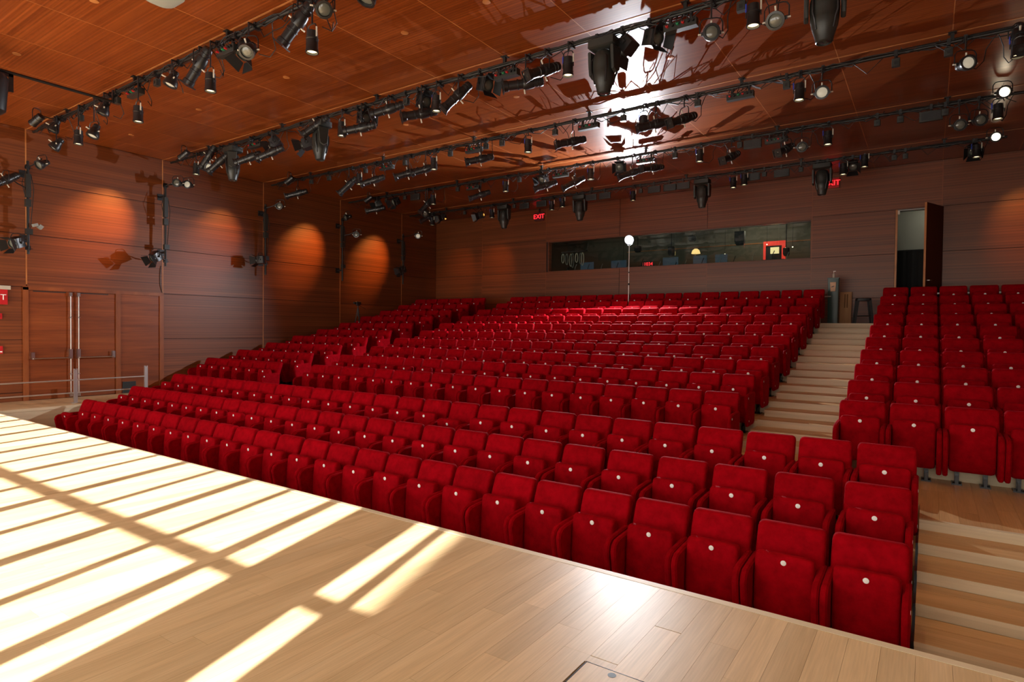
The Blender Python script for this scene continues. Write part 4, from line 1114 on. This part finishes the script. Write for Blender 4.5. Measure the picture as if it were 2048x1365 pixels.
RIG = [
 [('w',-15.81,-0.21,68,32),('p',-14.40,0.20,10,68),('p',-14.30,0.57,20,55),('c',-13.25,0.60,0,88),('p',-12.57,0.62,-10,68),('j',-13.46,0.16,0,0),('p',-12.16,0.29,20,72),('j',-11.90,0.15,0,0),('c',-10.87,0.62,0,90),('d',-11.23,0.13,0,0),('j',-10.49,0.14,0,0),('p',-9.76,0.31,15,70),('e',-8.96,0.26,70,52),('c',-8.65,0.59,0,90),('d',-8.40,0.12,0,0),('p',-7.69,0.36,-30,45),('f',-8.16,-0.07,0,60),('e',-6.62,0.29,65,50),('c',-6.33,0.61,0,90),('p',-6.12,0.25,-60,40),('c',-3.95,0.60,0,90),('c',-1.60,0.60,0,90),('c',0.75,0.60,0,90),],
 [('w',-15.32,-0.06,68,32),('c',-14.46,0.39,0,88),('e',-13.91,0.13,60,55),('p',-13.82,0.44,-30,15),('e',-13.46,0.37,60,40),('m',-13.11,0.35,35,0),('e',-12.26,0.45,58,20),('e',-11.46,0.46,58,22),('d',-12.21,0.04,0,0),('f',-11.70,-0.00,55,35),('e',-9.96,0.05,55,35),('f',-10.61,0.36,55,20),('m',-10.02,0.40,20,0),('c',-9.23,0.37,0,90),('e',-8.69,0.44,55,12),('f',-8.90,-0.10,-75,10),('e',-7.98,0.24,55,18),('j',-7.66,0.13,0,0),('e',-7.19,0.47,40,15),('f',-7.37,-0.06,-70,15),('c',-6.85,0.37,0,90),('e',-6.38,0.33,45,45),('f',-6.02,-0.03,-70,20),('d',-5.50,0.14,0,0),('e',-5.07,0.43,52,10),('e',-4.73,0.31,25,25),('c',-4.34,0.35,0,90),('m',-3.83,0.35,10,0),('f',-3.55,0.07,100,40),('f',-3.16,-0.04,-60,20),('d',-2.74,0.07,0,0),('p',-2.31,0.42,-20,12),('j',-1.98,0.12,0,0),('c',-1.81,0.34,0,88),('p',-1.55,0.46,0,30),('m',-1.06,0.44,-10,0),],
 [('w',-15.17,-0.13,68,32),('e',-14.51,0.42,55,15),('j',-14.08,0.11,0,0),('j',-13.33,0.12,0,0),('e',-12.39,0.45,60,42),('c',-12.00,0.36,0,90),('e',-11.46,0.45,55,18),('j',-11.90,0.07,0,0),('d',-11.13,0.11,0,0),('e',-10.28,0.44,52,18),('e',-9.73,0.42,55,18),('j',-10.51,0.12,0,0),('c',-9.47,0.34,0,90),('j',-9.08,0.12,0,0),('d',-8.39,0.14,0,0),('e',-8.10,0.43,50,14),('j',-8.06,0.07,0,0),('j',-7.63,0.13,0,0),('c',-6.88,0.35,0,90),('j',-6.31,0.09,0,0),('e',-5.84,0.43,45,14),('d',-5.55,0.13,0,0),('j',-4.82,0.13,0,0),('c',-4.37,0.34,0,90),('e',-4.14,0.40,50,15),('e',-3.62,0.40,30,22),('j',-3.42,0.12,0,0),('d',-2.70,0.09,0,0),('j',-1.98,0.12,0,0),('c',-1.77,0.33,0,88),('p',-1.45,0.41,-10,12),('j',-0.49,0.11,0,0),('p',0.33,0.39,-25,8),('j',0.14,0.10,0,0),('c',0.89,0.30,0,85),('e',0.90,-0.03,0,50),],
 [('w',-15.13,-0.09,68,32),('e',-14.44,0.39,55,12),('f',-14.64,-0.00,50,30),('j',-14.13,0.06,0,0),('f',-13.87,0.10,0,30),('j',-13.33,0.09,0,0),('b',-12.90,0.10,0,0),('e',-12.29,0.46,40,50),('c',-12.06,0.36,0,90),('p',-12.37,0.70,-20,35),('j',-11.23,0.08,0,0),('d',-10.66,0.13,0,0),('e',-10.30,0.42,52,20),('c',-9.46,0.30,0,90),('j',-9.10,0.12,0,0),('f',-8.43,0.06,0,30),('e',-8.16,0.42,52,20),('d',-7.83,0.18,0,0),('e',-7.35,0.45,48,28),('c',-6.91,0.31,0,90),('f',-6.25,0.10,-20,25),('e',-5.82,0.42,52,20),('d',-5.54,0.14,0,0),('e',-5.30,0.38,30,12),('j',-4.84,0.14,0,0),('c',-4.24,0.27,0,90),('e',-3.56,0.39,20,25),('j',-3.42,0.12,0,0),('b',-3.16,0.14,0,0),('d',-2.69,0.10,0,0),('e',-2.48,0.40,20,25),('p',-2.19,0.41,-15,12),('c',-1.72,0.31,0,88),('j',-0.90,0.07,0,0),('j',-0.53,0.08,0,0),('b',-0.06,0.15,0,0),('j',0.15,0.09,0,0),('p',0.35,0.43,-15,15),('p',0.63,0.40,-20,12),('c',0.89,0.30,0,88),('l',0.95,-0.13,-15,10),],
 [('c',-14.68,0.32,0,90),('f',-14.42,0.11,20,20),('e',-14.85,-0.01,40,30),('j',-13.29,0.11,0,0),('f',-12.72,0.26,30,20),('c',-12.03,0.31,0,90),('m',-11.62,0.35,0,0),('j',-11.22,0.08,0,0),('b',-10.82,0.14,0,0),('b',-10.17,0.12,0,0),('c',-9.72,0.29,0,90),('c',-9.34,0.24,0,90),('m',-8.80,0.26,0,0),('b',-8.43,0.08,0,0),('b',-7.97,0.09,0,0),('c',-7.03,0.30,0,90),('j',-6.85,0.15,0,0),('b',-6.45,0.08,0,0),('b',-6.00,0.13,0,0),('b',-5.62,0.06,0,0),('m',-5.10,0.28,0,0),('c',-4.26,0.28,0,88),('c',-3.99,0.24,0,90),('b',-3.81,0.12,0,0),('j',-3.53,0.07,0,0),('b',-3.12,0.11,0,0),('j',-2.68,0.04,0,0),('m',-2.21,0.31,0,0),('c',-1.75,0.28,0,88),('f',-1.57,0.17,0,30),('c',-1.32,0.11,0,90),('j',-0.74,0.06,0,0),('j',-0.53,0.06,0,0),('f',0.69,0.03,0,30),('c',0.74,0.25,0,88),('l',1.05,-0.07,-10,12),],
]
pipe_word = ['first', 'second', 'third', 'fourth', 'fifth']
for k, row in enumerate(RIG):
    py = PIPE_Y[k]
    x0, x1 = -15.9, 1.25
    pp = thing('lighting_pipe', f'long black lighting pipe under the ceiling, {pipe_word[k]} from the stage', 'pipe', (0, py, PIPE_Z), 0, 'lighting pipes')
    MB().cyl((x0, 0, 0), (x1, 0, 0), 0.026, seg=10).build('tube', M_pipe, pp)
    hx = 0.18
    while hx > x0:
        hg = MB().bx(hx - 0.022, hx + 0.022, -0.022, 0.022, 0.0, 0.13).bx(hx - 0.05, hx + 0.05, -0.05, 0.05, 0.118, 0.129).build('hanger', M_pipe, pp, False)
        hx -= 2.86
    rr = random.Random(k + 20)
    for c_ in range(7):                                        # cables laced along the pipe
        pts = []
        x = x0 + 0.3
        while x < x1 - 0.05:
            pts.append((x, 0.034 * math.cos(c_ * 1.9 + x * 0.8) , 0.030 + 0.012 * math.sin(c_ * 2.1 + x * 1.7) - (rr.random() ** 4) * (0.14 if c_ < 5 else 0.26) * (1 if c_ > 1 else 0.3)))
            x += rr.uniform(0.12, 0.26)
        MB().tube(pts, 0.009 if c_ < 4 else 0.0065, 5).build('cable_run', M_cable, pp)
    seen = {}
    for (t, x, drop, pan, tilt) in sorted(row, key=lambda q: q[1]):
        seen[t] = seen.get(t, 0) + 1
        grp = NAMES[t][1] + 's on the pipes'
        if t == 'w':
            lab = f'tilted glowing can lamp facing the side wall at the end of the {pipe_word[k]} pipe'
            a = (-14.45, py, PIPE_Z); b = (-14.55, py - 0.36, PIPE_Z - 0.10)
            fixture('w', a, b, pan, tilt, lab, grp)
            continue
        if t == 'l':
            lab = f'blazing warm par lamp at the right end of the {pipe_word[k]} lighting pipe'
            a = (x * 0.97, py, PIPE_Z); b = (x * 0.97, py - 0.42, PIPE_Z - 0.08)
            fixture('l', a, b, pan, tilt, lab, grp)
            continue
        lab = f'{NAMES[t][1]}, {ORD[seen[t]]} from the side wall, {pipe_word[k]} pipe from stage'
        yo = -0.12 if t in 'epc' else (0.13 if t == 'f' else 0.0)
        drop = max(drop, {'d': 0.16, 'j': 0.13, 'b': 0.16}.get(t, 0.16))
        fixture(t, (x, py, PIPE_Z), (x, py + yo, PIPE_Z - drop), pan, tilt, lab, grp)

# added pipe above the frame, its unseen cans brighten the stage floor
pp = thing('lighting_pipe', 'unseen black lighting pipe added above the stage boards', 'pipe', (0, 2.03, PIPE_Z), 0, 'lighting pipes')
MB().cyl((-15.9, 0, 0), (2.2, 0, 0), 0.026, seg=10).build('tube', M_pipe, pp)
for hx in (-14.12, -11.26, -8.40, -5.54, -2.68, 0.18):
    MB().bx(hx - 0.022, hx + 0.022, -0.022, 0.022, 0.0, 0.13).build('hanger', M_pipe, pp, False)
for i, x in enumerate((-13.0, -10.4, -7.8, -5.2, -2.6, 0.0)):
    fixture('c', (x, 2.03, PIPE_Z), (x, 1.91, PIPE_Z - 0.5), 0, 90, f'added unseen can downlight over the stage boards, {ORD[i + 1]} from the side wall', 'added stage fill downlights')

# pools of warm light on the side wall from the pipe-end lamps
for k in range(1, 5):
    y = PIPE_Y[k]
    src = Vector((-14.68, y - 0.42, PIPE_Z - 0.17))
    tgt = Vector((XL, y - 1.45, 4.05))
    add_light('wall_wash_beam', 'SPOT', src, tgt - src, WASH * (0.7 if k == 2 else 1.35), (1.0, 0.36, 0.07), spot_size=R(42), spot_blend=1.0, shadow_soft_size=0.05)
for (sx, sy, tx, tz, e_) in ((-12.6, 16.45, -13.45, 3.75, 0.9), (-14.3, 16.45, -15.3, 3.8, 0.7), (1.5, 16.4, 1.9, 4.1, 0.32)):
    src = Vector((sx, sy, PIPE_Z - 0.2)); tgt = Vector((tx, YB, tz))
    add_light('rear_wash_beam', 'SPOT', src, tgt - src, WASH * e_, (1.0, 0.36, 0.07), spot_size=R(52), spot_blend=1.0, shadow_soft_size=0.05)

# ------------------------------------------------------------------ booms on the side wall
BX = -16.05
zz = lambda z: z + CAMZ
BOOM = [(4.83, zz(1.50), zz(3.50)), (7.68, zz(1.50), zz(3.52)), (10.50, zz(1.50), zz(3.56)), (13.32, zz(1.52), zz(3.60)), (16.12, zz(1.60), zz(3.45))]
for k, (y, z0, z1) in enumerate(BOOM):
    bm_ = thing('wall_boom', f'black vertical lighting boom on the side wall, {pipe_word[k]} from the stage', 'boom', (BX, y, z0), 0, 'wall booms')
    MB().cyl((0, 0, 0), (0, 0, z1 - z0), 0.026, seg=10).build('tube', M_pipe, bm_)
    for z in (0.35, z1 - z0 - 0.25):
        MB().bx(-0.25, 0.0, -0.03, 0.03, z - 0.02, z + 0.02).bx(-0.25, -0.235, -0.08, 0.08, z - 0.08, z + 0.08).build('bracket', M_fix, bm_, False)
    MB().bx(-0.05, 0.05, -0.045, 0.045, z1 - z0 - 0.78, z1 - z0 - 0.28).build('outlet_strip', M_fixg, bm_, False)
    MB().bx(-0.05, 0.05, -0.05, 0.05, z1 - z0 - 0.98, z1 - z0 - 0.82).build('junction', M_fixg, bm_, False)
    MB().bx(0.0, 0.09, -0.06, 0.06, 0.42, 0.54).build('lower_box', M_fixg, bm_, False)
    MB().tube([(0.03, 0.05, z1 - z0 - 0.3), (0.05, 0.09, z1 - z0 - 0.6), (0.03, 0.06, 0.9), (0.02, 0.03, 0.5)], 0.008, 5).tube([(0.03, -0.05, z1 - z0 - 0.2), (0.06, -0.12, z1 - z0 - 0.5), (0.03, -0.05, z1 - z0 - 0.8)], 0.007, 5).build('cables', M_cable, bm_)
nth = lambda k: pipe_word[k]
def boom_fx(t, k, body, pan, tilt, what):
    y = BOOM[k][0]
    fixture(t, (BX, y, body[2] - (0.05 if t != 'j' else -0.10)), body, pan, tilt, f'{what} on the {nth(k)} wall boom', 'lamps on the wall booms', False)
boom_fx('p', 0, (-15.72, 4.98, zz(3.42)), -20, 30, 'upper tilted par lamp')
boom_fx('e', 0, (-15.72, 4.36, zz(2.95)), -10, 35, 'long spotlight facing the stage')
boom_fx('f', 0, (-15.72, 4.53, zz(1.68)), -25, 20, 'lower barn-door spotlight')
boom_fx('p', 1, (-15.70, 7.82, zz(3.58)), -35, 4, 'near one of two small round par lamps')
boom_fx('p', 1, (-15.72, 8.10, zz(3.60)), -35, 4, 'far one of two small round par lamps')
boom_fx('f', 1, (-15.75, 7.30, zz(1.68)), -15, 35, 'lower barn-door spotlight')
boom_fx('p', 2, (-15.70, 10.74, zz(3.50)), -35, 4, 'upper small round par lamp')
boom_fx('f', 2, (-15.75, 10.15, zz(1.88)), 60, 5, 'lower barn-door spotlight')
boom_fx('p', 3, (-15.72, 13.24, zz(3.58)), 10, 20, 'upper round par lamp')
boom_fx('p', 3, (-15.70, 13.62, zz(3.06)), -35, 4, 'small bright-faced par lamp')
boom_fx('p', 4, (-15.70, 16.55, zz(3.40)), -35, 6, 'upper round par lamp')
boom_fx('f', 4, (-15.72, 15.75, zz(2.08)), 10, 20, 'lower barn-door spotlight')
sm = thing('wall_sensor', 'small grey-green angled box on the first wall boom', 'sensor', (BX + 0.03, 4.90, zz(2.13)))
MB().box((0.05, 0.03, 0), (0.10, 0.09, 0.06), Matrix.Rotation(R(20), 3, 'X')).build('case', M_grey, sm, False)
MB().box((0.06, 0.12, -0.03), (0.09, 0.08, 0.08), Matrix.Rotation(R(-35), 3, 'X')).build('hood', M_grey, sm, False)

# ------------------------------------------------------------------ loudspeakers and outrigger near the stage
og = thing('outrigger_pipe', 'black outrigger pipe running from the first lighting pipe towards the stage', 'pipe', (-12.0, 0, zz(3.95)))
MB().cyl((0, 2.4, 0), (0, 4.88, 0), 0.024, seg=10).build('tube', M_pipe, og)
MB().bx(-0.03, 0.03, 4.84, 4.92, -0.03, 0.20).build('clamp', M_fix, og, False)
MB().bx(-0.02, 0.02, 2.5, 2.54, 0, CEIL - zz(3.95)).build('hanger', M_pipe, og, False)
ls = thing('loudspeaker', 'black curved-front loudspeaker hanging at the far left edge', 'loudspeaker', (-12.0, 3.07, zz(3.95)))
MB().loft([(-0.72, 0, 0, 0.30, 0.36, 0.10), (-0.66, 0, 0, 0.44, 0.50, 0.16), (-0.18, 0, 0, 0.52, 0.56, 0.18), (-0.10, 0, 0, 0.46, 0.50, 0.17)], 5).build('cabinet', M_black, ls)
MB().bx(-0.02, 0.02, -0.16, 0.36, -0.07, -0.03).bx(-0.02, 0.02, 0.30, 0.36, -0.3, -0.03).bx(-0.02, 0.02, -0.02, 0.02, -0.12, 0.0).build('bracket', M_fix, ls, False)
ls2 = thing('loudspeaker', 'grey loudspeaker with a dark round port at the top edge', 'loudspeaker', (-6.98, 3.33, zz(3.60)))
MB().loft([(-0.055, 0, 0, 0.30, 0.22, 0.09), (-0.02, 0, 0, 0.44, 0.32, 0.12), (0.30, 0, 0.02, 0.50, 0.40, 0.12), (0.62, 0, 0.03, 0.48, 0.40, 0.12)], 5).build('cabinet', M_grey, ls2)
MB().lathe([(0.045, 0), (0.045, 0.01)], (0.03, -0.15, 0.085), (0.25, -0.85, -0.25), 16).build('port', M_black, ls2)
MB().bx(-0.02, 0.02, 0.0, 0.04, 0.6, CEIL - zz(3.60)).build('hanger', M_pipe, ls2, False)
fixture('p', (-4.86, 4.35, CEIL - 0.02), (-4.86, 4.35, zz(3.46)), 20, 70, 'single black par lamp hung alone at the top edge', 'lone lamp', False)

# ------------------------------------------------------------------ recessed ceiling caps
for i, (x, y) in enumerate([(-14.76, 6.33), (-11.9, 6.33), (-9.1, 6.34), (-6.3, 6.33), (-4.82, 6.32), (-11.9, 3.45), (-9.1, 3.46), (-9.1, 9.19), (-11.9, 9.19), (-14.76, 9.19), (-6.3, 9.19), (-3.4, 9.19)]):
    tag(MB().lathe([(0.055, 0.0), (0.055, -0.006), (0.04, -0.009)], (0, 0, 0), (0, 0, 1), 16).build('ceiling_cap', M_trim), f'small round wooden cap in the ceiling, {ORD[i + 1]} of the scattered dozen', 'ceiling cap', 'round ceiling caps').location = (x, y, CEIL)
print('seats', count, 'fixtures', fcount, 'objects', len(bpy.data.objects))
